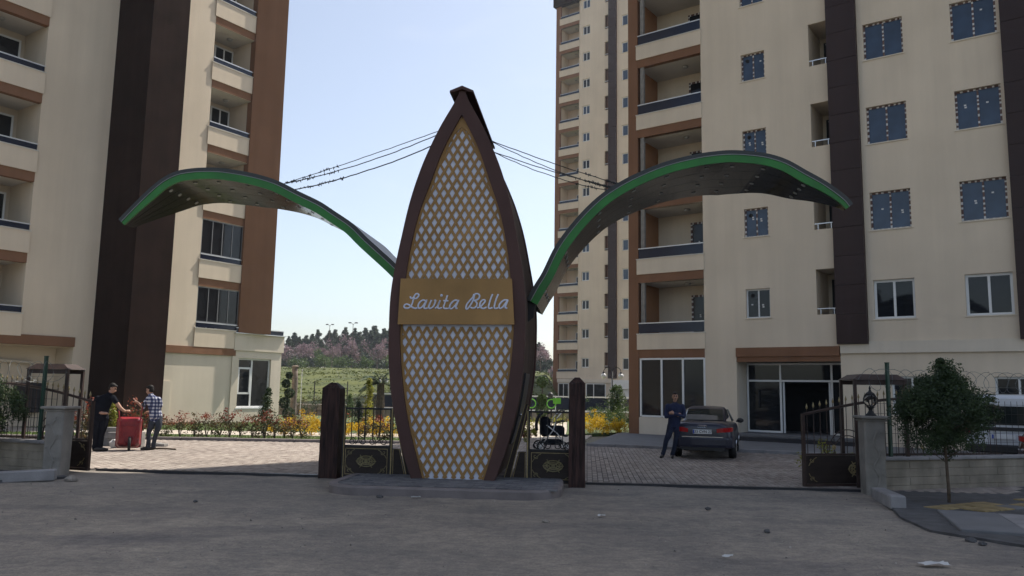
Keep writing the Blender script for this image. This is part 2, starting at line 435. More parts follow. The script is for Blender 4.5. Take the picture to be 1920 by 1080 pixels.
def quad_boxes(C, S, g=None, yaw=None):
    """many small boxes (5 faces: top and sides) ; C (N,3) top centres, S (N,3) sizes"""
    n = len(C)
    hx, hy, h = S[:, 0] / 2, S[:, 1] / 2, S[:, 2]
    ca = np.cos(yaw) if yaw is not None else np.ones(n); sa = np.sin(yaw) if yaw is not None else np.zeros(n)
    def P(sx, sy, z):
        x = hx * sx; y = hy * sy
        return np.stack([C[:, 0] + x * ca - y * sa, C[:, 1] + x * sa + y * ca, C[:, 2] - (0 if z else 1) * h], axis=1)
    t = [P(-1, -1, 1), P(1, -1, 1), P(1, 1, 1), P(-1, 1, 1)]
    b = [P(-1, -1, 0), P(1, -1, 0), P(1, 1, 0), P(-1, 1, 0)]
    F = [np.stack(t, 1)]
    for i in range(4):
        j = (i + 1) % 4
        F.append(np.stack([b[i], b[j], t[j], t[i]], 1))
    return np.concatenate(F, 0)

from mathutils import noise as mnoise
def grid_sheet(name, x0, x1, y0, y1, nx, ny, zf, mt, kind='structure'):
    xs = np.linspace(x0, x1, nx + 1); ys = np.linspace(y0, y1, ny + 1)
    V = [(x, y, zf(x, y)) for y in ys for x in xs]
    Fc = [(j * (nx + 1) + i, j * (nx + 1) + i + 1, (j + 1) * (nx + 1) + i + 1, (j + 1) * (nx + 1) + i) for j in range(ny) for i in range(nx)]
    me = bpy.data.meshes.new(name); me.from_pydata(V, [], Fc); me.materials.append(mt)
    me.polygons.foreach_set('use_smooth', [True] * len(Fc))
    o = bpy.data.objects.new(name, me); link(o)
    return tag(o, kind=kind)

# gate frame: x along the gate, y (depth) away from the camera
GO = Vector((-1.03, 14.95, 0.0)); GPH = R(5.5)
GX = Vector((math.cos(GPH), -math.sin(GPH), 0)); GD = Vector((math.sin(GPH), math.cos(GPH), 0))
def G(x, d, z=0.0): return GO + GX * x + GD * d + Vector((0, 0, z))

# ---------------------------------------------------------------- ground
def dirt_material():
    m = mat('dirt', (0.225, 0.205, 0.185), 0.95, var=0.0, scale=0.35, bump=0.5, bscale=22)
    nt = m.node_tree; N = nt.nodes; L = nt.links; b = N['Principled BSDF']
    r = N[m['_ramp']]
    r.color_ramp.elements[0].color = (0.182, 0.168, 0.154, 1); r.color_ramp.elements[1].color = (0.305, 0.270, 0.228, 1)
    tc = N.new('ShaderNodeTexCoord')
    n2 = N.new('ShaderNodeTexNoise'); n2.inputs['Scale'].default_value = 9.0; n2.inputs['Detail'].default_value = 10; n2.inputs['Roughness'].default_value = 0.75
    mp = N.new('ShaderNodeMapping'); mp.inputs['Scale'].default_value = (0.7, 1.0, 1)
    L.new(tc.outputs['Object'], mp.inputs['Vector']); L.new(mp.outputs['Vector'], n2.inputs['Vector'])
    r2 = N.new('ShaderNodeValToRGB'); r2.color_ramp.elements[0].position = 0.32; r2.color_ramp.elements[1].position = 0.68
    r2.color_ramp.elements[0].color = (0.68, 0.68, 0.70, 1); r2.color_ramp.elements[1].color = (1.2, 1.18, 1.14, 1)
    L.new(n2.outputs['Fac'], r2.inputs['Fac'])
    mx = N.new('ShaderNodeMix'); mx.data_type = 'RGBA'; mx.blend_type = 'MULTIPLY'; mx.inputs[0].default_value = 1
    L.new(r.outputs['Color'], mx.inputs[6]); L.new(r2.outputs['Color'], mx.inputs[7])
    # damp dark stain
    n3 = N.new('ShaderNodeTexNoise'); n3.inputs['Scale'].default_value = 0.55; n3.inputs['Detail'].default_value = 7
    mp3 = N.new('ShaderNodeMapping'); mp3.inputs['Location'].default_value = (3.1, 1.7, 0); mp3.inputs['Scale'].default_value = (0.55, 1.3, 1)
    L.new(tc.outputs['Object'], mp3.inputs['Vector']); L.new(mp3.outputs['Vector'], n3.inputs['Vector'])
    r3 = N.new('ShaderNodeValToRGB'); r3.color_ramp.elements[0].position = 0.52; r3.color_ramp.elements[1].position = 0.72
    r3.color_ramp.elements[0].color = (1, 1, 1, 1); r3.color_ramp.elements[1].color = (0.55, 0.56, 0.64, 1)
    L.new(n3.outputs['Fac'], r3.inputs['Fac'])
    mx2 = N.new('ShaderNodeMix'); mx2.data_type = 'RGBA'; mx2.blend_type = 'MULTIPLY'; mx2.inputs[0].default_value = 1
    L.new(mx.outputs[2], mx2.inputs[6]); L.new(r3.outputs['Color'], mx2.inputs[7])
    n4 = N.new('ShaderNodeTexNoise'); n4.inputs['Scale'].default_value = 38; n4.inputs['Detail'].default_value = 5; n4.inputs['Roughness'].default_value = 0.8
    L.new(tc.outputs['Object'], n4.inputs['Vector'])
    r4 = N.new('ShaderNodeValToRGB'); r4.color_ramp.elements[0].position = 0.35; r4.color_ramp.elements[1].position = 0.68
    r4.color_ramp.elements[0].color = (0.72, 0.72, 0.72, 1); r4.color_ramp.elements[1].color = (1.28, 1.26, 1.22, 1); L.new(n4.outputs['Fac'], r4.inputs['Fac'])
    mx4 = N.new('ShaderNodeMix'); mx4.data_type = 'RGBA'; mx4.blend_type = 'MULTIPLY'; mx4.inputs[0].default_value = 1
    L.new(mx2.outputs[2], mx4.inputs[6]); L.new(r4.outputs['Color'], mx4.inputs[7])
    wv = N.new('ShaderNodeTexNoise'); wv.inputs['Scale'].default_value = 1.6; wv.inputs['Detail'].default_value = 8; wv.inputs['Roughness'].default_value = 0.7; L.new(tc.outputs['Object'], wv.inputs['Vector'])
    r5 = N.new('ShaderNodeValToRGB'); r5.color_ramp.elements[0].position = 0.35; r5.color_ramp.elements[1].position = 0.66; r5.color_ramp.elements[0].color = (0.80, 0.80, 0.82, 1); r5.color_ramp.elements[1].color = (1.16, 1.14, 1.10, 1); L.new(wv.outputs['Fac'], r5.inputs['Fac'])
    mx5 = N.new('ShaderNodeMix'); mx5.data_type = 'RGBA'; mx5.blend_type = 'MULTIPLY'; mx5.inputs[0].default_value = 1
    L.new(mx4.outputs[2], mx5.inputs[6]); L.new(r5.outputs['Color'], mx5.inputs[7]); L.new(mx5.outputs[2], b.inputs['Base Color'])
    return m
M['dirt'] = dirt_material()
M['farground'] = mat('far_ground', (0.15, 0.14, 0.10), 0.95, var=0.25, scale=0.05, bump=0.2)
M['soil'] = mat('dark_soil', (0.075, 0.073, 0.075), 0.95, var=0.3, scale=4, bump=0.6, bscale=30)
M['lawn'] = mat('lawn_soil', (0.06, 0.085, 0.022), 0.95, var=0.25, scale=3, bump=0.4)
M['hill'] = mat('hill_grass', (0.028, 0.044, 0.003), 0.95, col2=(0.085, 0.094, 0.011), scale=0.55, bump=1.0, bscale=2.2, stretch=(0.6, 1.6, 3))
M['sand'] = mat('path_concrete', (0.42, 0.37, 0.31), 0.9, var=0.12, scale=1.5, bump=0.2)

grid_sheet('ground', -700, 700, -300, 900, 2, 2, lambda x, y: -0.05, M['farground'])
def dirt_z(x, y):
    v = Vector((x, y, 0))
    rut = -0.03 * math.exp(-((y - 9.2 - 0.35 * math.sin(x * .18)) / .22) ** 2) - 0.03 * math.exp(-((y - 10.8 - 0.35 * math.sin(x * .18)) / .22) ** 2) - 0.02 * math.exp(-((y - 12.4 + 0.02 * x * x * .2) / .18) ** 2)
    return rut * 0.35 * (0.6 + mnoise.noise(v * .35)) + 0.022 * mnoise.noise(v * 0.5) + 0.012 * mnoise.noise(v * 2.1 + Vector((7, 3, 1))) + 0.006 * mnoise.noise(v * 6) - 0.012
grid_sheet('dirt_road', -22, 22, -4, 17.6, 330, 170, dirt_z, M['dirt'])

# gravel and crumbs on the dirt road
g = np.random.default_rng(3)
n = 8000
xy = np.stack([g.uniform(-13, 13, n), g.uniform(4.5, 15.6, n)], 1)
keep = (np.abs(xy[:, 0] + 1) < 0.72 * xy[:, 1] + 1)
xy = xy[keep]
cl = np.array([mnoise.noise(Vector((a * 0.7, b * 0.7, 4))) for a, b in xy])
xy = xy[cl > -0.12 + g.uniform(-.25, .25, len(cl))]
n = len(xy)
zz = np.array([dirt_z(a, b) for a, b in xy])
s = np.exp(g.normal(-4.95, 0.45, n))[:, None]
C = np.concatenate([xy, (zz + 0.004)[:, None]], 1)
d = unit(g.normal(size=(n, 3))); d[:, 2] *= 0.3; e = unit(np.cross(d, g.normal(size=(n, 3)))); up = np.array([[0, 0, 1.0]])
a0 = C + d * s; a1 = C + e * s * .8; a2 = C - d * s * .9; a3 = C - e * s * .7; tp = C + up * s * .7
T3 = np.concatenate([np.stack([a0, a1, tp], 1), np.stack([a1, a2, tp], 1), np.stack([a2, a3, tp], 1), np.stack([a3, a0, tp], 1)], 0)
M['gravel'] = tintmat('gravel', (0.16, 0.145, 0.13), (0.42, 0.38, 0.34), nvar=0.1)
gt = np.tile(g.uniform(0, 1, n) ** 1.6, 4)
o = inst('gravel', np_mesh('gravel', T3, M['gravel'], gt)); tag(o, 'loose gravel and crumbs strewn over the dirt road', 'gravel', kind='stuff')

# ---------------------------------------------------------------- paved courtyard
M['paver'] = tintmat('paver', (0.20, 0.162, 0.142), (0.36, 0.315, 0.275), nvar=0.16, nscale=0.5)
M['bed'] = mat('paver_joint_sand', (0.055, 0.048, 0.045), 0.95, var=0.2, scale=6)
mb = MB()
mb.prism([(G(-9.5, 1.05)[0], G(-9.5, 1.05)[1]), (G(10.5, 1.05)[0], G(10.5, 1.05)[1]), (14.5, 21.6), (2.5, 26.0), (0.5, 31.0), (-3.0, 25.55), (-19, 25.55), (-19, 17)], -0.2, 0.008, plane='xy')
yard = mb.build('courtyard_paving', M['bed']); tag(yard, 'courtyard paved with small reddish grey concrete pavers', kind='structure')
def poly_in(x, y, P):
    r = np.zeros(len(x), bool)
    for i in range(len(P)):
        x1, y1 = P[i]; x2, y2 = P[i - 1]
        c = ((y1 > y) != (y2 > y)) & (x < (x2 - x1) * (y - y1) / (y2 - y1 + 1e-12) + x1)
        r ^= c
    return r
YP = [tuple(G(-9.4, 1.1)[:2]), tuple(G(10.4, 1.1)[:2]), (14.3, 21.55), (2.5, 25.9), (0.5, 30.8), (-3.0, 25.45), (-18.5, 25.45), (-18.5, 17.2)]
rows = np.arange(-18, 18, 0.108); cols = np.arange(1.1, 17, 0.212)
gx, gd = np.meshgrid(rows, cols)
gd = gd + (np.round(gx / 0.108).astype(int) % 2) * 0.106
px = GO.x + GX.x * gx + GD.x * gd; py = GO.y + GX.y * gx + GD.y * gd
k = poly_in(px.ravel(), py.ravel(), YP)
px, py = px.ravel()[k], py.ravel()[k]
n = len(px)
C = np.stack([px, py, 0.030 + g.normal(0, 0.0016, n)], 1)
S = np.tile(np.array([[0.094, 0.200, 0.022]]), (n, 1))
Q = quad_boxes(C, S, yaw=np.full(n, -GPH))
tv = np.clip(g.normal(0.5, 0.22, n), 0, 1)
o = inst('paver_field', np_mesh('paver_field', Q, M['paver'], np.tile(tv, 5)), yard); tag(o, kind='stuff')

# gate sills (steel track let into the ground)
for (a, b, lab) in ((-7.6, -2.75, 'rusty steel gate track across the driveway under the lower wing, worn dark line'), (2.45, 7.6, 'dark steel gate track across the driveway in front of the parked car')):
    mb = MB(); mb.box(a, b, -0.03, 0.03, -0.05, 0.036); mb.box(a, b, 0.06, 0.10, -0.05, 0.034)
    o = mb.build('gate_track', M['step']); o.location = G(0, 1.0, 0); o.rotation_euler = (0, 0, -GPH)
    tag(o, lab, 'gate track', 'gate tracks in the ground')

# ---------------------------------------------------------------- lawn, path, planting beds
def sheet(name, poly, z0, z1, m, kind='structure'):
    mb = MB(); mb.prism(poly, z0, z1, plane='xy')
    return tag(mb.build(name, m), kind=kind)
sheet('lawn', [(-34, 25.72), (-1.5, 25.72), (-1.0, 47.9), (-34, 47.9)], -0.2, 0.05, M['lawn'])
sheet('garden_path', [(-20, 27.9), (-1.4, 28.3), (-1.4, 30.2), (-20, 30.6)], -0.1, 0.062, M['sand'])
sheet('rear_driveway', [(-1.45, 31.2), (2.2, 26.2), (3.6, 34.0), (5.5, 44.8), (-0.9, 44.8)], -0.2, 0.02, M['sand'])
sheet('sidewalk', [(2.55, 26.1), (14.6, 21.75), (16.4, 25.6), (4.6, 33.4)], -0.2, 0.10, M['slab'])
sheet('planting_bed', [(2.2, 31.5), (4.55, 33.6), (8.5, 46), (3.2, 44.6), (2.6, 36)], -0.2, 0.085, M['lawn'])
# kerbs, each stone its own piece
def kerb_run(name, pts, label, w=0.14, z0=-0.15, z1=0.12, step=0.9, m='kerb'):
    root = thing(name, None, None); tag(root, kind='structure'); root['label'] = label
    for (a, b) in zip(pts[:-1], pts[1:]):
        a = Vector((*a, 0)); b = Vector((*b, 0)); L_ = (b - a).length; n_ = max(1, round(L_ / step)); l = L_ / n_
        mb = MB(); mb.cbox(0.004, l - 0.004, -w / 2, w / 2, z0, z1, 0.015)
        me = mb.mesh('kerb_stone', M[m]); ang = math.atan2((b - a).y, (b - a).x)
        for i in range(n_):
            inst('kerb_stone', me, root, a + (b - a) * (i / n_) + Vector((0, 0, random.uniform(-.004, .004))), (0, 0, ang + random.uniform(-.004, .004)))
    return root
kerb_run('lawn_kerb', [(-19.5, 25.62), (-1.4, 25.62)], 'grey concrete kerb along the lawn edge', m='kerbr')
kerb_run('sidewalk_kerb', [(2.5, 26.02), (14.6, 21.65)], 'concrete kerb of the sidewalk behind the parked car')
# grass blades on the lawn
g = np.random.default_rng(11)
n = 26000
x = g.uniform(-20, -1.6, n); y = 25.75 + g.uniform(0, 1, n) ** 1.4 * 12
k = ~((y > 27.9) & (y < 30.6)); x, y = x[k], y[k]; n = len(x)
b = np.stack([x, y, np.full(n, 0.05)], 1); hgt = g.uniform(0.03, 0.075, (n, 1)); w = 0.012
t = b + np.concatenate([g.normal(0, .02, (n, 2)), hgt], 1); e = unit(np.concatenate([g.normal(size=(n, 2)), np.zeros((n, 1))], 1)) * w
o = inst('grass', np_mesh('grass', np.stack([b - e, b + e, t], 1), M['l_grass'], g.uniform(0, 1, n))); tag(o, 'short mown green grass of the lawn strip', 'grass', kind='stuff')

# ---------------------------------------------------------------- hill behind
def hill_z(x, y):
    t = min(max((y - 57.5) / 40.0, 0), 1); base = 3.9 * (t * t * (3 - 2 * t)) * 1.0
    extra = max(0, y - 97.5) * 0.022
    e_ = min(max((x - (2.6 + (min(y, 100) - 57) * .045)) / 2.2, 0), 1); base *= 1 - e_ * e_ * (3 - 2 * e_); t *= 1 - e_
    v = Vector((x, y, 0))
    return -0.03 + base + extra + 0.30 * mnoise.noise(v * 0.10) * min(1, t * 4) + 0.16 * mnoise.noise(Vector((x * 0.35, y * 0.8, 2))) * min(1, t * 4)
grid_sheet('hill', -150, 110, 57.5, 190, 260, 150, hill_z, M['hill'])
n = 42000
x = g.uniform(-60, 30, n); y = 58 + g.uniform(0, 1, n) * 44
b = np.array([(a, c, hill_z(a, c)) for a, c in zip(x, y)]); cl = np.array([mnoise.noise(Vector((a * 0.22, c * 0.5, 9))) for a, c in zip(x, y)])
k = cl > g.uniform(-0.35, 0.3, n); b = b[k]; cl = cl[k]; n = len(b)
e = unit(np.concatenate([g.normal(size=(n, 2)), np.zeros((n, 1))], 1)) * g.uniform(.05, .16, (n, 1))
t = b + np.concatenate([g.normal(0, .16, (n, 2)), g.uniform(.05, .17, (n, 1))], 1)
o = inst('hill_grass', np_mesh('hill_grass', np.stack([b - e, b + e, t], 1), M['l_hill'], np.clip(cl + 0.45 + g.normal(0, .2, n), 0, 1))); tag(o, 'rough grass tufts covering the hillside behind the lawn', 'grass', kind='stuff')

# ================================================================ buildings
TH = R(36.503); TL = R(34.0)
AX = Vector((math.sin(TH), math.cos(TH), 0)); BX = Vector((-math.cos(TH), math.sin(TH), 0))

def wall_holes(x0, x1, z0, z1, holes, t=0.25, y=0.0, mb=None, mi=0):
    mb = mb or MB()
    hs = [(max(a, x0), min(b, x1), max(c, z0), min(d_, z1)) for a, b, c, d_ in holes if b > x0 and a < x1 and d_ > z0 and c < z1]
    xs = sorted({x0, x1, *[h[0] for h in hs], *[h[1] for h in hs]}); zs = sorted({z0, z1, *[h[2] for h in hs], *[h[3] for h in hs]})
    def solid(i, j):
        cx, cz = (xs[i] + xs[i + 1]) / 2, (zs[j] + zs[j + 1]) / 2
        return not any(h[0] < cx < h[1] and h[2] < cz < h[3] for h in hs)
    nx, nz = len(xs) - 1, len(zs) - 1
    S = [[solid(i, j) for j in range(nz)] for i in range(nx)]
    for i in range(nx):
        for j in range(nz):
            if not S[i][j]: continue
            a, b, c, d_ = xs[i], xs[i + 1], zs[j], zs[j + 1]
            mb.add([(a, y, c), (b, y, c), (b, y, d_), (a, y, d_)], [(0, 1, 2, 3)], mi)
            mb.add([(a, y + t, c), (b, y + t, c), (b, y + t, d_), (a, y + t, d_)], [(3, 2, 1, 0)], mi)
            if i == 0 or not S[i - 1][j]: mb.add([(a, y, c), (a, y + t, c), (a, y + t, d_), (a, y, d_)], [(3, 2, 1, 0)], mi)
            if i == nx - 1 or not S[i + 1][j]: mb.add([(b, y, c), (b, y + t, c), (b, y + t, d_), (b, y, d_)], [(0, 1, 2, 3)], mi)
            if j == 0 or not S[i][j - 1]: mb.add([(a, y, c), (b, y, c), (b, y + t, c), (a, y + t, c)], [(3, 2, 1, 0)], mi)
            if j == nz - 1 or not S[i][j + 1]: mb.add([(a, y, d_), (b, y, d_), (b, y + t, d_), (a, y + t, d_)], [(0, 1, 2, 3)], mi)
    return mb

class Window:
    """frame mesh + pane meshes (shared data); place() makes window > pane..., tape"""
    def __init__(s, w, h, cols=(0.5, 0.5), glass='glass', tape=False, fw=0.05, sill=True, hole=False, vent=False, seed=1, frame='white', stickers=False):
        rd = random.Random(seed)
        s.w, s.h = w, h
        mb = MB(); d0, d1 = 0.0, 0.06
        mb.box(0, w, d0, d1, 0, fw); mb.box(0, w, d0, d1, h - fw, h); mb.box(0, fw, d0, d1, fw, h - fw); mb.box(w - fw, w, d0, d1, fw, h - fw)
        if sill: mb.box(-0.05, w + 0.05, -0.155, -0.002, -0.03, 0.008, 1)
        s.panes = []; x = fw
        tot = sum(cols); iw = w - 2 * fw
        for i, c in enumerate(cols):
            x2 = x + iw * c / tot
            a, b = x + (fw * .45 if i else 0), x2 - (fw * .45 if i < len(cols) - 1 else 0)
            if i: mb.box(x - fw * .45, x + fw * .45, d0 - 0.004, d1 - 0.004, fw, h - fw)
            p = MB(); p.box(a, b, 0.022, 0.034, fw, h - fw)
            mts = [M[glass]]
            s.panes.append((p, mts, a, b)); x = x2
        s.tp = None
        if tape or stickers:
            tb = MB(); e = -0.004
            if tape:
                def strip(xa, xb, za, zb, horiz):
                    ln = (xb - xa) if horiz else (zb - za); pos = 0; w_ = rd.random() > .5
                    while pos < ln - 0.01:
                        st = min(rd.uniform(.07, .17) if not w_ else rd.uniform(.05, .09), ln - pos)
                        if horiz: tb.box(xa + pos, xa + pos + st - .002, e - .002, e + .002, za, zb, 1 if w_ else 0)
                        else: tb.box(xa, xb, e - .002, e + .002, za + pos, za + pos + st - .002, 1 if w_ else 0)
                        pos += st; w_ = not w_
                f2 = fw * 1.15
                strip(0.0, w, 0.0, f2 * .75, True); strip(0, w, h - f2, h, True); strip(0, f2, f2, h - f2, False); strip(w - f2, w, f2, h - f2, False)
                for i in range(1, len(cols)):
                    xm = fw + iw * sum(cols[:i]) / tot; strip(xm - fw * .5, xm + fw * .5, f2, h - f2, False)
            for (p, mts, a, b) in s.panes:
                cx = (a + b) / 2 + rd.uniform(-.08, .08); cz = h * rd.uniform(.45, .72)
                if rd.random() < .25: continue
                for q in range(rd.choice((1, 2, 2))): tb.box(cx - .035 + .012 * q, cx + .035 + .012 * q, 0.014, 0.017, cz - .03 - .075 * q, cz + .022 - .075 * q, 1)
            if hole:
                a, b = s.panes[0][2:]
                tb.lathe([(0.075, 0), (0.075, 0.012)], (a + (b - a) * .45, 0.018, h * .78), 14, 2, 'y')
            s.tp = tb.mesh('tape', [M['tape'], M['tapew'], M['black']])
        s.fm = mb.mesh('window', [M[frame], M['cream_up']])
        s.pm = [p.mesh('pane', mts) for p, mts, a, b in s.panes]
    def place(s, parent, x, z, y=0.12):
        o = inst('window', s.fm, parent, (x, y, z))
        for pm in s.pm: inst('pane', pm, o)
        if s.tp: inst('tape', s.tp, o)['kind'] = 'stuff'
        return o

def balcony_kit(w, z_par, z_op, z_top, depth, side_l, side_r, back, rail_z, door=None, lintel=0.36, proud=0.05, ext=0.06, rail='rail', nb='balcony', lamp=True):
    """meshes for one storey of a recessed balcony, x from 0 to w; z relative to storey base (parapet bottom=0)"""
    K = {}
    mb = MB(); mb.box(-ext, w + ext * .5, -proud, 0.16, 0, z_par); mb.box(-ext - .015, w + ext * .5 + .01, -proud - .025, 0.18, z_par, z_par + 0.035, 1)
    K['par'] = mb.mesh(nb, [M['cream'], M['ceil']])
    mb = MB(); mb.box(0.02, w - .02, -0.012, 0.005, z_par + 0.06, rail_z)
    n = max(2, round(w / 0.95))
    K['glass'] = mb.mesh('glass_rail', [M[rail]])
    mb = MB(); mb.box(0.0, w, -0.035, 0.025, rail_z, rail_z + 0.04)
    for i in range(n + 1):
        xx = 0.02 + (w - 0.06) * i / n; mb.box(xx, xx + .025, 0.012, 0.03, z_par + 0.03, rail_z)
    K['top'] = mb.mesh('top_rail', [M['alu']])
    mb = MB()
    b0 = z_par + 0.03; y1 = depth
    mb.add([(0, y1, b0 - .3), (w, y1, b0 - .3), (w, y1, z_top), (0, y1, z_top)], [(0, 1, 2, 3)], 0)
    mb.add([(.006, 0.22, b0 - .3), (.006, y1, b0 - .3), (.006, y1, z_top), (.006, 0.22, z_top)], [(0, 1, 2, 3)], 1)
    mb.add([(w - .006, 0.22, b0 - .3), (w - .006, y1, b0 - .3), (w - .006, y1, z_top), (w - .006, 0.22, z_top)], [(3, 2, 1, 0)], 2)
    mb.add([(0, 0.0, z_top), (w, 0.0, z_top), (w, y1, z_top), (0, y1, z_top)], [(0, 1, 2, 3)], 3)
    mb.add([(0, 0.0, b0 - .3), (w, 0.0, b0 - .3), (w, y1, b0 - .3), (0, y1, b0 - .3)], [(3, 2, 1, 0)], 3)
    K['shell'] = mb.mesh('recess', [M[back], M[side_l], M[side_r], M['ceil']], fix=False)
    K['lamp'] = None
    if lamp:
        mb = MB(); mb.lathe([(0.13, 0), (0.13, -0.03), (0.10, -0.07), (0.03, -0.085)], (w * .62, depth * .5, z_top - 0.003), 14)
        K['lamp'] = mb.mesh('ceiling_lamp', [M['spot']], smooth=True)
    K['door'] = None
    if door:
        dx0, dx1, dz1, taped = door
        wd = Window(dx1 - dx0, dz1 - (b0 - .28), (0.5, 0.5), 'glass', tape=taped, fw=0.07, sill=False, seed=int(dx0 * 77) + 5)
        K['door'] = (wd, dx0, b0 - .28, depth - .09)
    return K

def put_balcony(K, parent, x, z, y=0.0):
    p = inst('balcony', K['par'], parent, (x, y, z))
    inst('glass_rail', K['glass'], p); inst('top_rail', K['top'], p); inst('recess', K['shell'], p)
    if K['lamp']: inst('ceiling_lamp', K['lamp'], p)
    if K['door']:
        wd, dx, dz, dy = K['door']
        mbm = inst('balcony_door', wd.fm, p, (dx, dy, dz))
        for pm in wd.pm: inst('door_pane', pm, p, (dx, dy, dz))
        if wd.tp: inst('door_tape', wd.tp, p, (dx, dy, dz))['kind'] = 'stuff'
    return p

# ---------------------------------------------------------------- right-hand building
H = 3.11
RBO = AX * 29.3 + BX * 15.6
rb = thing('apartment_building', 'cream and brown apartment block with blue film windows, behind the parked car', 'building', RBO, -TH)
NF = 5; ZT = 56.0
holes = []
for k in range(NF):
    dz = H * k
    holes += [(4.98, 5.91, 4.61 + dz, 5.72 + dz), (7.59, 8.40, 4.64 + dz, 6.29 + dz), (9.50, 10.80, 4.40 + dz, 5.76 + dz), (12.28, 13.61, 4.40 + dz, 5.76 + dz)]
holes += [(4.57, 8.34, 0.0, 3.49), (9.95, 11.2, 1.15, 2.45), (12.95, 14.25, 1.15, 2.45)]
mb = wall_holes(3.31, 30, -0.3, 20.2, holes)
mb.box(4.1, 30, 0.0, 5.2, 20.4, ZT)  # unseen upper block, stepped and sized so its shadow edge lands on the driveway
mb.box(29.75, 30, 0.25, 5, -0.3, 20.2); mb.box(0.02, 30, 5, 5.25, -0.3, 20.2); mb.box(0.02, 4.1, 0.2, 5.2, 20.2, 20.4)  # unseen back wall, depth kept short so sun passes behind to the corner shrubs
mb.build('wall', M['cream'], rb)
mb = MB(); mb.box(0, 0.45, -0.02, 0.5, -0.3, 20.4); mb.box(0, 0.25, 0.5, 5, -0.3, 20.4); mb.build('corner_pier', M['brown'], rb)
mb = MB(); mb.box(0.45, 3.31, 0.0, 0.2, 3.5 + H * NF, 20.2); mb.build('upper_wall', M['cream'], rb)
kit = balcony_kit(2.86, 0.62, 0.65, 2.76, 1.9, 'orange', 'cream', 'cream', 1.06, door=(1.55, 2.75, 2.35, True))
lint = MB().box(0.45, 3.31, -0.012, 0.22, -0.35, 0.0).mesh('lintel', [M['brown']])
for k in range(NF):
    p = put_balcony(kit, rb, 0.45, 3.50 + H * k)
    inst('lintel', lint, rb, (0, 0, 3.50 + H * k))
col = MB().box(0.56, 0.72, 0.02, 0.16, 0, 2.12).mesh('column', [M['stone']])
for k in range(NF): inst('column', col, rb, (0, 0, 4.16 + H * k))
# windows
wS = [Window(0.93, 1.11, (1, 1), 'film', True, 0.05, hole=True, seed=s) for s in (2, 3, 14, 41, 42)]
wS0 = Window(0.93, 1.11, (1, 1), 'glass', False, 0.055, hole=True, seed=4, stickers=True)
wA = [Window(1.30, 1.36, (1, 1), 'film', True, 0.055, seed=s) for s in (5, 6, 15, 43, 44)]
wB = [Window(1.33, 1.36, (1, 1), 'film', True, 0.055, seed=s) for s in (7, 8, 16, 45, 46)]
wA0 = Window(1.30, 1.36, (1, 1), 'glass', True, 0.085, seed=9); wA0.tp = None
wB0 = Window(1.33, 1.36, (1, 1), 'glass', True, 0.085, seed=10); wB0.tp = None
for k in range(NF):
    dz = H * k
    (wS0 if k == 0 else wS[k % 5]).place(rb, 4.98, 4.61 + dz)
    (wA0 if k == 0 else wA[k % 5]).place(rb, 9.50, 4.40 + dz)
    (wB0 if k == 0 else wB[k % 5]).place(rb, 12.28, 4.40 + dz)
wg = Window(1.25, 1.30, (1, 1), 'glass', False, 0.07, seed=11)
wg.place(rb, 9.95, 1.15)
Window(1.30, 1.30, (1, 1), 'glass', False, 0.07, seed=12).place(rb, 12.95, 1.15)
# narrow loggias beside the dark pilaster
sh = MB()
sh.add([(7.59, 1.6, 0), (8.40, 1.6, 0), (8.40, 1.6, 1.65), (7.59, 1.6, 1.65)], [(0, 1, 2, 3)], 0)
sh.add([(7.59, .25, 0), (7.59, 1.6, 0), (7.59, 1.6, 1.65), (7.59, .25, 1.65)], [(0, 1, 2, 3)], 0)
sh.add([(8.40, .25, 0), (8.40, 1.6, 0), (8.40, 1.6, 1.65), (8.40, .25, 1.65)], [(3, 2, 1, 0)], 0)
sh.add([(7.59, .25, 1.65), (8.4, .25, 1.65), (8.4, 1.6, 1.65), (7.59, 1.6, 1.65)], [(0, 1, 2, 3)], 0)
sh.add([(7.59, .25, 0), (8.4, .25, 0), (8.4, 1.6, 0), (7.59, 1.6, 0)], [(3, 2, 1, 0)], 0)
sh.box(7.75, 8.35, 1.52, 1.58, 0.02, 1.45, 1)
shm = sh.mesh('loggia', [M['cream'], M['black']], fix=False)
rl = MB(); rl.box(7.59, 8.30, 0.03, 0.06, 0.20, 0.235); rl.box(7.70, 7.73, 0.03, 0.06, 0, .2); rl.box(8.16, 8.19, 0.03, 0.06, 0, .2)
rlm = rl.mesh('rail', [M['alu']])
ac = MB(); ac.tube([(8.0, 1.0, 1.3), (8.1, 0.9, 1.15), (8.2, 0.7, 1.05)], 0.05, 8); acm = ac.mesh('duct', [M['litter']])
for k in range(NF):
    o = inst('loggia', shm, rb, (0, 0, 4.64 + H * k)); inst('rail', rlm, o)
    if k in (2, 3): inst('duct', acm, o, (0, 0, -0.05 * k))
# dark pilasters, panel by panel
def pilaster(parent, x0, x1, z0, z1, step, proud=0.22):
    bk = MB(); bk.box(x0 + .01, x1 - .01, -proud + .03, -.002, z0 + .01, z1); o = bk.build('pilaster', M['black'], parent)
    pm = MB().box(x0, x1, -proud, -.004, 0.006, step - 0.006).mesh('panel', [M['darkpan']])
    n_ = int((min(z1, 21) - z0) / step)
    for i in range(n_): inst('panel', pm, o, (0, random.uniform(-.003, .003), z0 + i * step))
    t_ = MB().box(x0, x1, -proud, -.004, z0 + n_ * step + .006, z1); inst('panel', t_.mesh('panel', [M['darkpan']]), o)
pilaster(rb, 8.28, 9.30, 3.56, ZT, 1.036); pilaster(rb, 13.72, 14.75, 3.6, ZT, 1.036)
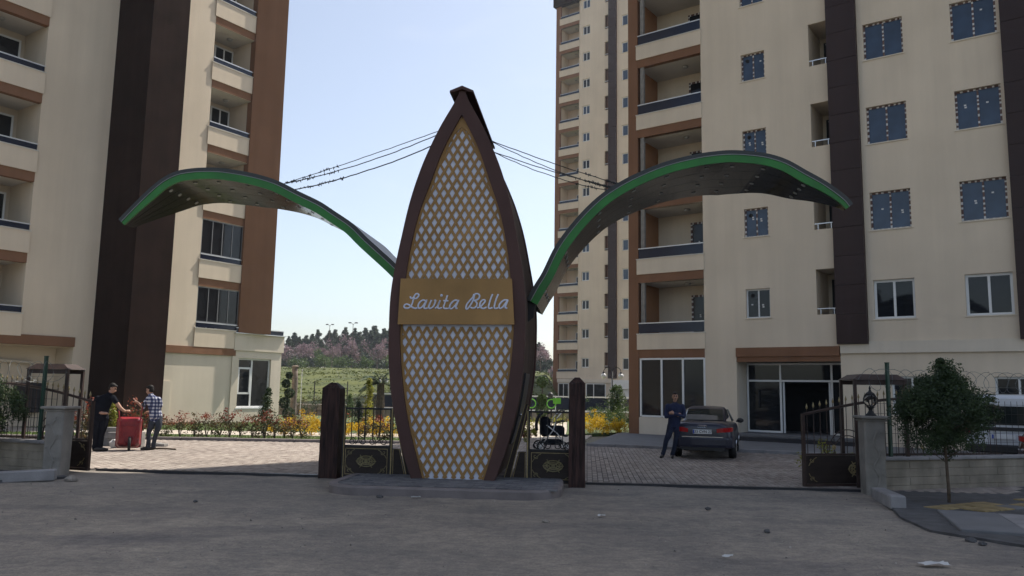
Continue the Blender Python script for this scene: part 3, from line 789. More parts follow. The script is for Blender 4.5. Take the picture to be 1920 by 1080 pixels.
# plinth band and entrance
mb = MB(); mb.box(9.305, 30, -0.10, -.003, 3.24, 3.64); mb.box(8.36, 9.30, -0.10, -.003, 3.24, 3.555); mb.build('plinth_band', M['cream_up'], rb)
mb = MB(); mb.box(4.57, 8.32, -0.06, 0.10, 3.16, 3.50); mb.build('entrance_beam', M['brown'], rb)
mb = MB(); mb.box(4.60, 8.335, 0.0, 0.3, 2.97, 3.155); mb.build('entrance_lintel', M['brown'], rb)
mb = MB(); mb.add([(4.575, .25, 0), (4.575, 1.3, 0), (4.575, 1.3, 3.2), (4.575, .25, 3.2)], [(0, 1, 2, 3)]); mb.add([(8.335, .25, 0), (8.335, 1.3, 0), (8.335, 1.3, 3.2), (8.335, .25, 3.2)], [(3, 2, 1, 0)])
mb.add([(4.575, .25, 2.98), (8.335, .25, 2.98), (8.335, 1.3, 2.98), (4.575, 1.3, 2.98)], [(0, 1, 2, 3)]); mb.build('entrance_recess', M['cream_up'], rb, fix=False)
ef = MB(); y0, y1 = 0.98, 1.06; zb = 0.34
for xx in (4.60, 5.86, 7.72, 8.27): ef.box(xx, xx + .07, y0, y1, zb, 2.95)
for z_ in (zb, 2.25, 2.88):
    for (xa, xb) in ((4.67, 5.86), (5.93, 7.72), (7.79, 8.27)):
        if z_ == zb and xa == 5.93: continue
        ef.box(xa, xb, y0, y1, z_, z_ + .07)
efo = ef.build('entrance_frame', M['white'], rb)
for (xa, xb, za, zc) in ((4.67, 5.86, zb + .07, 2.25), (7.79, 8.27, zb + .07, 2.25), (4.67, 5.86, 2.32, 2.88), (5.93, 7.72, 2.32, 2.88), (7.79, 8.27, 2.32, 2.88)):
    MB().box(xa, xb, y0 + .03, y0 + .045, za, zc).build('pane', M['glass'], efo)
mb = MB()
for xa in (5.95, 7.62): mb.box(xa, xa + .06, y0 + .1, y0 + .16, zb, 2.24)
mb.build('open_door_leaf', M['white'], efo)
mb = MB(); mb.box(4.58, 8.33, 3.4, 3.45, 0, 3.0); mb.box(4.5, 4.58, 1.1, 3.4, 0, 3.0); mb.box(8.33, 8.4, 1.1, 3.4, 0, 3.0); mb.box(4.5, 8.4, 1.1, 3.4, 2.96, 3.0); mb.build('lobby', M['black'], rb)
mb = MB(); mb.box(4.3, 8.9, -0.55, 3.4, 0.0, 0.32); mb.build('entrance_landing', M['slab'], rb)
mb = MB(); mb.box(4.25, 9.2, -1.0, -0.555, 0.0, 0.24); mb.build('step', M['step'], rb)
mb = MB(); mb.cbox(5.05, 5.11, .9, .95, 1.25, 1.95, .01); mb.box(5.07, 5.09, .84, .9, 1.27, 1.3); mb.build('door_handle', M['plasb'], efo)
# shop window
mb = MB(); mb.box(0.45, 3.31, 0.0, 0.2, -0.3, 0.78); mb.build('shop_sill_wall', M['cream_up'], rb)
sf = MB()
for xx in (0.50, 1.43, 2.35, 3.25): sf.box(xx, xx + .075, -0.015, 0.08, 0.80, 3.14)
for z_ in (0.785, 3.08):
    for (xa, xb) in ((0.575, 1.43), (1.505, 2.35), (2.425, 3.25)): sf.box(xa, xb, -0.015, 0.08, z_, z_ + .07)
sfo = sf.build('shop_window', M['white'], rb)
for (xa, xb) in ((0.575, 1.43), (1.505, 2.35), (2.425, 3.25)): MB().box(xa, xb, 0.03, 0.045, 0.85, 3.08).build('pane', M['glass'], sfo)

# ---------------------------------------------------------------- left-hand building
LBO = Vector((-14.90, 34.23, -0.16)); HL = 2.855
lb = thing('apartment_building', 'cream apartment block with a tall dark brown band and stacked balconies, behind the workers', 'building', LBO, R(90) - TL)
lb.scale = (1.089,) * 3   # whole building scaled about the camera, origin too; storey height comes to 3.11 m
NL = 7; ZL = 46.0
holes = []
for k in range(NL):
    holes += [(1.25, 3.28, 4.10 + HL * k, 5.83 + HL * k), (-8.6, -5.44, 4.12 + HL * k, 5.92 + HL * k)]
holes += [(3.46, 5.18, 0.82, 2.95), (-8.6, -3.60, -.3, 3.10)]
mb = wall_holes(-3.55, 3.28, 3.32, 24.0, holes)
mb.build('wall', M['cream'], lb)
mb = wall_holes(-26, -3.55, -0.3, 24.0, holes); mb.box(-26, 3.28, 0, .25, 24.0, ZL); mb.box(-26, 4.9, 13.75, 14, -.3, ZL); mb.box(-26, -25.75, .25, 13.75, -.3, ZL); mb.box(-26, 4.9, .26, 13.7, ZL, ZL + .3)
mb.build('wall', M['cream'], lb)
mb = MB(); mb.prism([(3.285, .6), (3.285, -.10), (4.70, -.48), (4.70, .6)], 4.04, ZL, plane='xy'); mb.box(4.45, 4.70, 0.6, 14, 0, ZL); mb.build('corner_pier', M['brown'], lb)
mb = MB(); mb.box(-2.96, -1.50, -2.36, -0.003, -0.3, ZL); mb.build('dark_pier', M['dark'], lb)
kitR = balcony_kit(2.03, 0.75, 0.78, 2.48, 1.5, 'cream', 'cream', 'cream', 0.985, door=(1.0, 1.98, 2.28, False), ext=0.05)
kitL = balcony_kit(3.16, 0.75, 0.78, 2.56, 1.7, 'cream', 'cream', 'cream', 0.985, door=(1.45, 3.0, 2.30, False), ext=0.05)
linR = MB().box(1.25, 3.28, -0.012, 0.22, -0.34, 0.0).mesh('lintel', [M['brown']])
linL = MB().box(-8.6, -5.44, -0.012, 0.22, -0.34, 0.0).mesh('lintel', [M['brown']])
encl = Window(2.03, 1.46, (1, 1, 1, 1), 'glass', False, 0.032, sill=False, seed=21, frame='alud')
for k in range(NL):
    z0 = 3.33 + HL * k
    p = put_balcony(kitR, lb, 1.25, z0)
    if k < 2:
        w = inst('balcony_glazing', encl.fm, p, (0, 0.01, 1.03))
        for pm in encl.pm: inst('glazing_pane', pm, p, (0, 0.01, 1.03))
    put_balcony(kitL, lb, -8.6, z0)
    if k: inst('lintel', linR, lb, (0, 0, z0)); inst('lintel', linL, lb, (0, 0, z0))
mb = MB(); mb.box(-1.5, 3.26, -0.04, 0.3, 3.03, 3.325); mb.build('ground_band', M['brown'], lb)
mb = MB(); mb.box(-8.6, -3.58, -0.04, 0.3, 3.05, 3.39); mb.build('ground_band', M['brown'], lb)
mb = MB(); mb.box(-1.6, 3.3, 0.03, 0.3, -0.3, 3.025); mb.build('recessed_wall', M['cream_up'], lb)
mb = MB(); mb.box(-8.6, -3.2, 1.2, 1.4, -0.3, 3.05); mb.box(-8.6, -3.2, .3, 1.2, 3.02, 3.05); mb.box(-3.6, -3.3, .25, 1.2, -.3, 3.05); mb.box(-3.56, -1.5, 0, .25, -.3, 3.32); mb.build('recessed_wall', M['cream'], lb)
mb = MB(); mb.box(-0.02, 0.32, -0.01, 0.028, 0.02, 1.9); mb.build('meter_box', M['cream_up'], lb)
mb = MB(); mb.box(0.0, 1.4, -0.25, 0.028, 0.0, 0.28); mb.build('brick_ledge', M['brown'], lb)
# ground-floor bay with its terrace
mb = wall_holes(3.12, 5.74, -0.3, 3.27, holes, t=.3, y=-0.02); mb.box(5.5, 5.74, .28, 6, -.3, 3.27)
mb.box(3.16, 5.82, -0.07, 6, 3.27, 4.0); mb.build('bay', M['cream_up'], lb)
mb = MB(); mb.box(3.12, 5.86, -0.16, 6.02, 4.0, 4.035); mb.build('terrace_coping', M['alu'], lb)
mb = MB(); mb.box(3.2, 5.74, -0.08, -0.065, 4.05, 4.22); mb.box(5.72, 5.735, -.06, 5.9, 4.05, 4.22); tr = mb.build('terrace_rail', M['rail'], lb)
mb = MB(); mb.box(3.18, 5.76, -0.10, -0.05, 4.225, 4.255); mb.box(5.71, 5.76, -.05, 5.9, 4.225, 4.255); mb.build('top_rail', M['alu'], tr)
bw = MB(); W_, H_ = 1.72, 2.13
bw.box(0, W_, 0, .06, 0, .07); bw.box(0, W_, 0, .06, H_ - .07, H_); bw.box(0, .07, 0, .06, .07, H_ - .07); bw.box(W_ - .07, W_, 0, .06, .07, H_ - .07); bw.box(.72, .80, 0, .06, .07, H_ - .07)
bw.box(.07, .72, 0, .06, .58, .66); bw.box(.07, .72, 0, .06, 1.66, 1.74); bw.box(.07, .13, -.01, .05, .66, 1.66); bw.box(.66, .72, -.01, .05, .66, 1.66); bw.box(-.05, W_ + .05, -.12, 0, -.05, .01)
bwo = bw.build('window', M['white'], lb, (3.46, 0.08, 0.82))
for (a, b, c, d_) in ((.07, .72, .07, .58), (.13, .66, .66, 1.66), (.07, .72, 1.74, H_ - .07), (.80, W_ - .07, .07, H_ - .07)): MB().box(a, b, .03, .045, c, d_).build('pane', M['glass'], bwo)
# drain pipe and dark cabinets in the ground-floor recess
mb = MB(); mb.tube(smooth_path([(-5.7, 1.1, 2.95), (-5.7, 1.08, 2.62), (-5.6, 1.05, 2.52), (-4.6, 1.05, 2.47), (-4.48, 1.05, 2.38), (-4.48, 1.05, 1.5)], 4), 0.055, 8); mb.build('drain_pipe', M['cream_up'], lb, smooth=True)
for (x, z, w, h) in ((-7.05, 0.85, 1.35, 1.05), (-4.95, 0.7, 0.85, 1.05)):
    mb = MB(); mb.cbox(x, x + w, 0.95, 1.19, z, z + h, .02); mb.build('dark_cabinet', M['step'], lb)

# ---------------------------------------------------------------- far tower
FTO = AX * 72.7 + BX * 48.0
ft = thing('tower_block', 'tall far cream tower with brown left corner and many small balconies', 'building', FTO, -TH)
NFt = 14; ZF = 46.7
holes = []
for k in range(NFt):
    dz = H * k
    holes += [(3.55, 4.50, 4.22 + dz, 5.24 + dz), (6.38, 7.05, 4.19 + dz, 5.79 + dz), (8.50, 9.25, 3.98 + dz, 5.20 + dz), (0.6, 3.1, 3.75 + dz, 5.75 + dz)]
mb = wall_holes(0.6, 17, -0.2, ZF, holes, .22); mb.box(16.7, 17, .3, 14, -.2, ZF); mb.box(0, 17, 14, 14.2, -.2, ZF); mb.box(0, 17, .3, 14, ZF - .3, ZF)
mb.build('wall', M['cream'], ft)
mb = MB(); mb.box(-0.02, 0.6, -0.02, .4, -0.2, ZF); mb.box(0, .25, .4, 14, -.2, ZF); mb.build('corner_pier', M['brown'], ft)
mb = MB(); mb.box(-.25, 3.4, -.35, .3, ZF - .9, ZF + .8); mb.box(3.4, 6.9, -.06, .3, ZF, ZF + .8); mb.build('dark_parapet', M['dark'], ft)
kitF = balcony_kit(2.5, 0.70, 0.73, 2.70, 1.7, 'cream', 'cream', 'cream', 0.99, door=(1.25, 2.4, 1.95, False), ext=0.14, lamp=True)
linF = MB().box(0.6, 3.1, -0.012, 0.2, -0.40, 0.0).mesh('lintel', [M['brown']])
wF = [Window(0.95, 1.02, (1, 1), gl, False, 0.09, sill=False, seed=31) for gl in ('glass', 'film')]
wG = [Window(0.75, 1.22, (1,), gl, False, 0.09, seed=32) for gl in ('film', 'glass')]
sl = MB(); sl.box(6.30, 7.1, .5, .6, -.1, 1.7); sl.add([(6.38, .2, 0), (6.38, .5, 0), (6.38, .5, 1.6), (6.38, .2, 1.6)], [(0, 1, 2, 3)]); sl.box(6.40, 6.95, .04, .08, .16, .22, 1)
slm = sl.mesh('slot_loggia', [M['brown'], M['white']])
for k in range(NFt):
    dz = H * k
    put_balcony(kitF, ft, 0.6, 3.05 + dz); inst('lintel', linF, ft, (0, 0, 3.05 + dz))
    wF[(k * 7 % 5) % 2].place(ft, 3.55, 4.22 + dz, .1); wG[1 if k in (0, 1, 6) else 0].place(ft, 8.5, 3.98 + dz, .1)
    inst('slot_loggia', slm, ft, (0, 0, 4.19 + dz))
bk = MB(); bk.box(6.96, 7.88, -.2, -.002, 3.1, ZF + .5); po = bk.build('pilaster', M['black'], ft)
pm = MB().box(6.95, 7.90, -.24, -.003, .01, 1.026).mesh('panel', [M['darkpan']])
for i in range(42): inst('panel', pm, po, (0, 0, 3.1 + i * 1.036))
mb = MB(); mb.box(0.6, 7.9, -.15, -.003, 2.62, 3.0); mb.build('ground_band', M['cream_up'], ft)
gw = Window(1.35, 1.75, (1, 1), 'glass', False, 0.1, sill=False, seed=33); gw2 = Window(2.4, 1.75, (1, 1.6), 'glass', False, 0.1, sill=False, seed=34)
gw.place(ft, .7, .82, -.06); gw2.place(ft, 4.2, .82, -.06)
mb = MB(); mb.box(8.1, 12.5, -1.6, 0, 2.0, 2.9); mb.box(8.4, 12.2, -1.4, 0, -.2, 2.0); mb.build('entrance_block', M['white'], ft)
# ================================================================ gate monument
def interp(tab, z):
    zs = [t[0] for t in tab]; xs = [t[1] for t in tab]
    # monotone-ish cubic through the table (Catmull-Rom in z)
    z = min(max(z, zs[0]), zs[-1])
    i = max(0, min(len(zs) - 2, int(np.searchsorted(zs, z, side='right') - 1)))
    h_ = zs[i + 1] - zs[i]; t = (z - zs[i]) / h_
    def slope(j):
        if j == 0: return (xs[1] - xs[0]) / (zs[1] - zs[0])
        if j == len(zs) - 1: return (xs[-1] - xs[-2]) / (zs[-1] - zs[-2])
        return (xs[j + 1] - xs[j - 1]) / (zs[j + 1] - zs[j - 1])
    m0, m1 = slope(i) * h_, slope(i + 1) * h_
    return (2 * t ** 3 - 3 * t * t + 1) * xs[i] + (t ** 3 - 2 * t * t + t) * m0 + (-2 * t ** 3 + 3 * t * t) * xs[i + 1] + (t ** 3 - t * t) * m1
OUT = [(0.13, .775), (0.66, .965), (1.25, 1.125), (1.8, 1.225), (2.36, 1.282), (2.93, 1.297), (3.5, 1.29), (4.0, 1.235), (4.62, 1.125), (5.4, .965), (6.06, .765), (6.53, .575), (6.9, .40), (7.34, .155), (7.56, .05)]
INN = [(0.13, .575), (0.33, .635), (1.07, .845), (1.7, .97), (2.37, 1.055), (3.0, 1.085), (3.78, 1.02), (4.42, .94), (5.1, .80), (5.7, .60), (6.45, .33), (7.11, 0.0)]
ZS = list(np.linspace(0.13, 7.53, 60)); ZI = list(np.linspace(0.13, 7.11, 60))
mo = thing('gate_monument', 'tall leaf-shaped brown gate monument with a gold lattice front and name board', 'monument', GO, -GPH)
for s in (-1, 1):
    mb = MB(); n = 60; vs = []
    zi = [0.13 + (7.11 - 0.13) * i / (n - 1) for i in range(n)]; zo = [0.13 + (7.56 - 0.13) * i / (n - 1) for i in range(n)]
    for i in range(n):
        xi = interp(INN, zi[i]); xo = interp(OUT, zo[i])
        xi = max(xi, 0.0); xo = max(xo, 0.0)
        for (x, y, z) in ((xi, -0.07, zi[i]), (xo, -0.07, zo[i]), (xo, 0.16, zo[i]), (xi, 0.16, zi[i])): vs.append((s * x, y, z))
    fs = []
    for i in range(n - 1):
        for k in range(4): fs.append((i * 4 + k, i * 4 + (k + 1) % 4, (i + 1) * 4 + (k + 1) % 4, (i + 1) * 4 + k))
    fs += [(0, 1, 2, 3), tuple((n - 1) * 4 + k for k in range(4))]
    mb.add(vs, fs); mb.build('frame_leaf', M['monu'], mo)
mb = MB(); mb.prism([(0, 7.06), (.075, 7.575), (-.075, 7.575)], -.068, .158); mb.build('frame_peak', M['monu'], mo)
# body sides (shell), back
mb = MB(); n = 60
for s in (-1, 1):
    vs = []
    for z in ZS:
        x = max(interp(OUT, z) - 0.035, 0.0)
        vs += [(s * x, 0.165, z), (s * x, 1.7, z), (s * x, 3.35, z)]
    fs = []
    for i in range(n - 1):
        for k in range(2): fs.append((i * 3 + k, i * 3 + k + 1, (i + 1) * 3 + k + 1, (i + 1) * 3 + k))
    mb.add(vs, fs)
mb.add([(x, 3.35, z) for z in ZS for x in (-max(interp(OUT, z) - .035, 0.0), max(interp(OUT, z) - .035, 0.0))], [(2 * i, 2 * i + 1, 2 * i + 3, 2 * i + 2) for i in range(n - 1)])
body = mb.build('body', M['monus'], mo, fix=False)
for s in (-1, 1):   # back edge strips
    mb = MB(); vs = []
    for z in ZS:
        x = max(interp(OUT, z), 0.004); xi = max(x - .2, 0.001)
        for (a, y) in ((xi, 3.36), (x, 3.36), (x, 3.5), (xi, 3.5)): vs.append((s * a, y, z))
    fs = [(i * 4 + k, i * 4 + (k + 1) % 4, (i + 1) * 4 + (k + 1) % 4, (i + 1) * 4 + k) for i in range(59) for k in range(4)]
    mb.add(vs, fs + [(0, 1, 2, 3), (236, 237, 238, 239)]); mb.build('back_frame_leaf', M['monu'], mo)
# door on the side facing the car
mb = MB(); vs = []
zd = np.linspace(0.75, 2.12, 12)
for z in zd:
    x = interp(OUT, z) - 0.03
    for (a, y) in ((x, .75), (x + .035, .75), (x + .035, 1.75), (x, 1.75)): vs.append((a, y, z))
mb.add(vs, [(i * 4 + k, i * 4 + (k + 1) % 4, (i + 1) * 4 + (k + 1) % 4, (i + 1) * 4 + k) for i in range(11) for k in range(4)] + [(0, 1, 2, 3), (44, 45, 46, 47)])
dr = mb.build('side_door', M['step'], mo); mb = MB(); mb.sphere((interp(OUT, 1.3) + .03, .86, 1.3), .03, 8); mb.build('door_knob', M['chrome'], dr)
# backing sheet, gold border
mb = MB(); vs = []
for z in ZI: x = max(interp(INN, z) + .01, .001); vs += [(-x, .016, z), (x, .016, z)]
mb.add(vs, [(2 * i, 2 * i + 1, 2 * i + 3, 2 * i + 2) for i in range(59)]); mb.build('backing_sheet', M['diam'], mo, fix=False)
BW = 0.042
def in2(z): return max(interp(INN, z) - BW * (1.0 if z < 5 else 1.0 + (z - 5) * .25), 0.0)
for s in (-1, 1):
    mb = MB(); vs = []
    for z in ZI:
        xo = max(interp(INN, z) + .004, .002); xi = in2(z) if z < 6.85 else 0.0
        for (a, y) in ((xi, -.012), (xo, -.012), (xo, .013), (xi, .013)): vs.append((s * a, y, z))
    mb.add(vs, [(i * 4 + k, i * 4 + (k + 1) % 4, (i + 1) * 4 + (k + 1) % 4, (i + 1) * 4 + k) for i in range(59) for k in range(4)]); mb.build('gold_border', M['goldp'], mo)
# lattice slats: two families at 60 degrees
SL = math.tan(R(60)); PX_ = .167; c0 = -.910; z0c = 3.959
def clip_line(k0, sg):
    # points where x = k0 + sg*z/SL lies inside the border
    zz = np.linspace(0.15, 6.95, 500); x = k0 + sg * zz / SL
    ins = np.array([abs(a) < in2(b) + .012 for a, b in zip(x, zz)])
    runs = []; st = None
    for i, v in enumerate(ins):
        if v and st is None: st = i
        if (not v or i == len(ins) - 1) and st is not None:
            if i - st > 3: runs.append((zz[st], zz[i]))
            st = None
    return runs
sw = 0.0250
for sg in (1, -1):
    base = c0 - sg * z0c / SL + PX_ / 2
    for q in range(-70, 70):
        k0 = base + q * PX_
        for (za, zb) in clip_line(k0, sg):
            for (zl, zh) in ((za, min(zb, 2.95)), (max(za, 3.86), zb)):
                if zh - zl < .03: continue
                xa, xb = k0 + sg * zl / SL, k0 + sg * zh / SL
                dx, dz = (xb - xa), (zh - zl); l = math.hypot(dx, dz); nx_, nz_ = -dz / l * sw, dx / l * sw
                y0, y1 = (-.004, .014) if sg == 1 else (0.0005, .0135)
                mb = MB(); mb.prism([(xa + nx_, zl + nz_), (xa - nx_, zl - nz_), (xb - nx_, zh - nz_), (xb + nx_, zh + nz_)], y0, y1)
                mb.build('slat', M['goldp'], mo, fix=False)
# name board and lettering
mb = MB(); mb.prism([(-1.115, 2.985), (1.10, 3.0), (1.04, 3.862), (-1.085, 3.858)], -.13, -.075); bd = mb.build('name_board', M['goldp'], mo)
def Lp(P, ox, sc): return [(-1.014 + (ox + X / sc - 759.7) * .010243, -.135, 3.288 + (579.4 - (545 + Y / sc)) * .01033) for X, Y in P]
S1, S2 = 1920 / 110, 19.2
LET = [('letter', 755, S1, [[(300, 215), (320, 275), (400, 272), (490, 285), (555, 230), (575, 165), (530, 130), (470, 150), (420, 230), (400, 330), (370, 450), (320, 540), (240, 595), (140, 590), (105, 540), (140, 480), (220, 470), (300, 510), (380, 570), (470, 600), (540, 585)]]),
       ('letter', 755, S1, [[(800, 350), (720, 335), (640, 380), (575, 470), (570, 570), (620, 600), (700, 550), (780, 440), (840, 325), (790, 480), (760, 570), (800, 605), (880, 590)]]),
       ('letter', 755, S1, [[(1000, 325), (940, 460), (910, 560), (950, 600), (1040, 560), (1100, 460), (1130, 345), (1085, 340)]]),
       ('letter', 755, S1, [[(1120, 600), (1200, 530), (1285, 330), (1230, 470), (1210, 570), (1260, 600), (1340, 575)], 'dot']),
       ('letter', 755, S1, [[(1515, 170), (1460, 350), (1410, 500), (1400, 570), (1450, 600), (1560, 590), (1620, 560)], [(1385, 350), (1550, 350)]]),
       ('letter', 755, S1, [[(1840, 335), (1760, 335), (1680, 390), (1605, 490), (1600, 580), (1650, 605), (1730, 550), (1810, 450), (1880, 325), (1820, 480), (1790, 570), (1850, 595)]]),
       ('letter', 865, S2, [[(500, 140), (460, 260), (340, 390), (250, 520), (225, 640), (260, 675), (330, 610), (430, 450), (490, 320), (520, 170), (600, 130), (680, 160), (700, 230), (660, 310), (580, 360), (500, 372)], [(520, 375), (600, 440), (610, 520), (570, 600), (480, 640), (380, 610)]]),
       ('letter', 865, S2, [[(620, 640), (740, 590), (820, 500), (890, 420), (900, 370), (860, 345), (790, 370), (730, 450), (715, 560), (770, 630), (860, 645), (960, 600)]]),
       ('letter', 865, S2, [[(1160, 140), (1090, 320), (1040, 500), (1025, 620), (1080, 645), (1170, 610)]]),
       ('letter', 865, S2, [[(1360, 140), (1290, 320), (1245, 480), (1230, 610), (1280, 645), (1370, 625)]]),
       ('letter', 865, S2, [[(1680, 355), (1600, 345), (1510, 390), (1420, 490), (1395, 590), (1430, 640), (1510, 610), (1600, 500), (1700, 345), (1640, 520), (1615, 610), (1690, 640)]])]
for (nm, ox, sc, strokes) in LET:
    mb = MB()
    for st in strokes:
        if st == 'dot':
            p = Lp([(1320, 180)], ox, sc)[0]; mb.sphere((p[0], p[1], p[2]), .026, 10, 0, (1, .5, 1.1))
        else:
            pts = smooth_path(Lp(st, ox, sc), 5)
            # flattened round stroke
            b0 = len(mb.v); mb.tube(pts, .0165, 8)
            for i in range(b0, len(mb.v)):
                x, y, z = mb.v[i]; mb.v[i] = (x, -.135 + (y + .135) * .6, z)
    mb.build('letter', M['diam'], bd, smooth=True)
# gable cap
mb = MB(); mb.prism([(-.24, 7.575), (0, 7.672), (.225, 7.57), (.225, 7.525), (0, 7.60), (-.24, 7.53)], -.12, 3.55)
mb.build('gable_cap', M['monu'], mo)
mb = MB(); mb.prism([(-.05, 7.45), (.05, 7.45), (.05, 7.6), (-.05, 7.6)], -.06, 3.5); mb.build('ridge_beam', M['dark'], mo)

# island under the monument
isl = thing('kerb_island', None, None, G(0, 0), -GPH); tag(isl, kind='structure'); isl['label'] = 'low rounded kerb island under the monument'
def rrect(x0, x1, y0, y1, r, n=6):
    P = []
    for (cx, cy, a0) in ((x1 - r, y0 + r, -90), (x1 - r, y1 - r, 0), (x0 + r, y1 - r, 90), (x0 + r, y0 + r, 180)):
        for i in range(n + 1): a = R(a0 + 90 * i / n); P.append((cx + r * math.cos(a), cy + r * math.sin(a)))
    return P
mb = MB(); mb.prism(rrect(-2.0, 1.95, -1.32, .9, .6), -.1, .122, plane='xy'); mb.build('island_bed', M['bed'], isl)
Pc = rrect(-2.08, 2.03, -1.42, 1.0, .7, 8)
per = Pc + [Pc[0]]
# kerb stones along the front and the ends
fr = [p for p in per]
segs = []
L_ = 0; cur = [fr[0]]
for a, b in zip(fr[:-1], fr[1:]):
    d_ = math.hypot(b[0] - a[0], b[1] - a[1]); nn = max(1, int(d_ / .11))
    for i in range(1, nn + 1): cur.append((a[0] + (b[0] - a[0]) * i / nn, a[1] + (b[1] - a[1]) * i / nn))
step = 6
for i in range(0, len(cur) - 1, step):
    seg = cur[i:i + step + 1]
    if len(seg) < 2: continue
    inn = []
    for j, p in enumerate(seg):
        a = seg[max(j - 1, 0)]; b = seg[min(j + 1, len(seg) - 1)]; t = Vector((b[0] - a[0], b[1] - a[1])).normalized(); inn.append((p[0] - t.y * .15, p[1] + t.x * .15))
    mb = MB(); k = len(seg); vs = []
    for p, q in zip(seg, inn):
        mx_ = ((p[0] * .88 + q[0] * .12), (p[1] * .88 + q[1] * .12))
        vs += [(*p, -.08), (*p, .105), (*mx_, .132), (*q, .132), (*q, -.08)]
    fs = [(j * 5 + a, j * 5 + (a + 1) % 5, (j + 1) * 5 + (a + 1) % 5, (j + 1) * 5 + a) for j in range(k - 1) for a in range(5)] + [(0, 1, 2, 3, 4), tuple((k - 1) * 5 + a for a in range(5))]
    mb.add(vs, fs); mb.build('kerb_stone', M['kerbr'], isl)
gx, gd = np.meshgrid(np.arange(-1.8, 1.85, .21), np.arange(-1.15, .85, .108)); gx = gx + (np.round(gd / .108).astype(int) % 2) * .1
gx, gd = gx.ravel(), gd.ravel(); gq = np.random.default_rng(5)
Q = quad_boxes(np.stack([gx, gd, .135 + gq.normal(0, .002, len(gx))], 1), np.tile(np.array([[.2, .098, .02]]), (len(gx), 1)))
M['paverd'] = tintmat('paver_dark', (0.09, 0.09, 0.10), (0.17, 0.165, 0.165), nvar=0.2)
o = inst('paver_field', np_mesh('paver_field', Q, M['paverd'], np.tile(gq.uniform(0, 1, len(gx)), 5)), isl); tag(o, kind='stuff')

# ================================================================ wing canopies
RT = [(1.24, 3.60), (1.40, 3.90), (1.55, 4.15), (1.82, 4.71), (2.22, 5.25), (2.65, 5.69), (3.08, 5.99), (3.51, 6.21), (4.01, 6.41), (4.57, 6.55), (4.95, 6.61), (5.32, 6.635), (5.69, 6.61), (6.06, 6.55), (6.42, 6.42), (6.78, 6.20), (7.14, 5.98), (7.49, 5.70), (7.64, 5.52)]
LT = [(1.24, 4.10), (1.52, 4.37), (2.07, 4.85), (2.40, 5.16), (2.79, 5.42), (3.12, 5.63), (3.56, 5.84), (4.0, 6.06), (4.33, 6.18), (4.73, 6.28), (5.27, 6.37), (5.63, 6.39), (5.99, 6.375), (6.31, 6.32), (6.61, 6.18), (6.87, 5.97), (7.21, 5.63), (7.54, 5.27)]
WT = [(1.2, 2.2), (2.5, 2.6), (4.0, 2.8), (5.5, 2.8), (6.0, 2.4), (6.5, 1.8), (7.0, 1.15), (7.4, 0.55), (7.66, 0.14)]
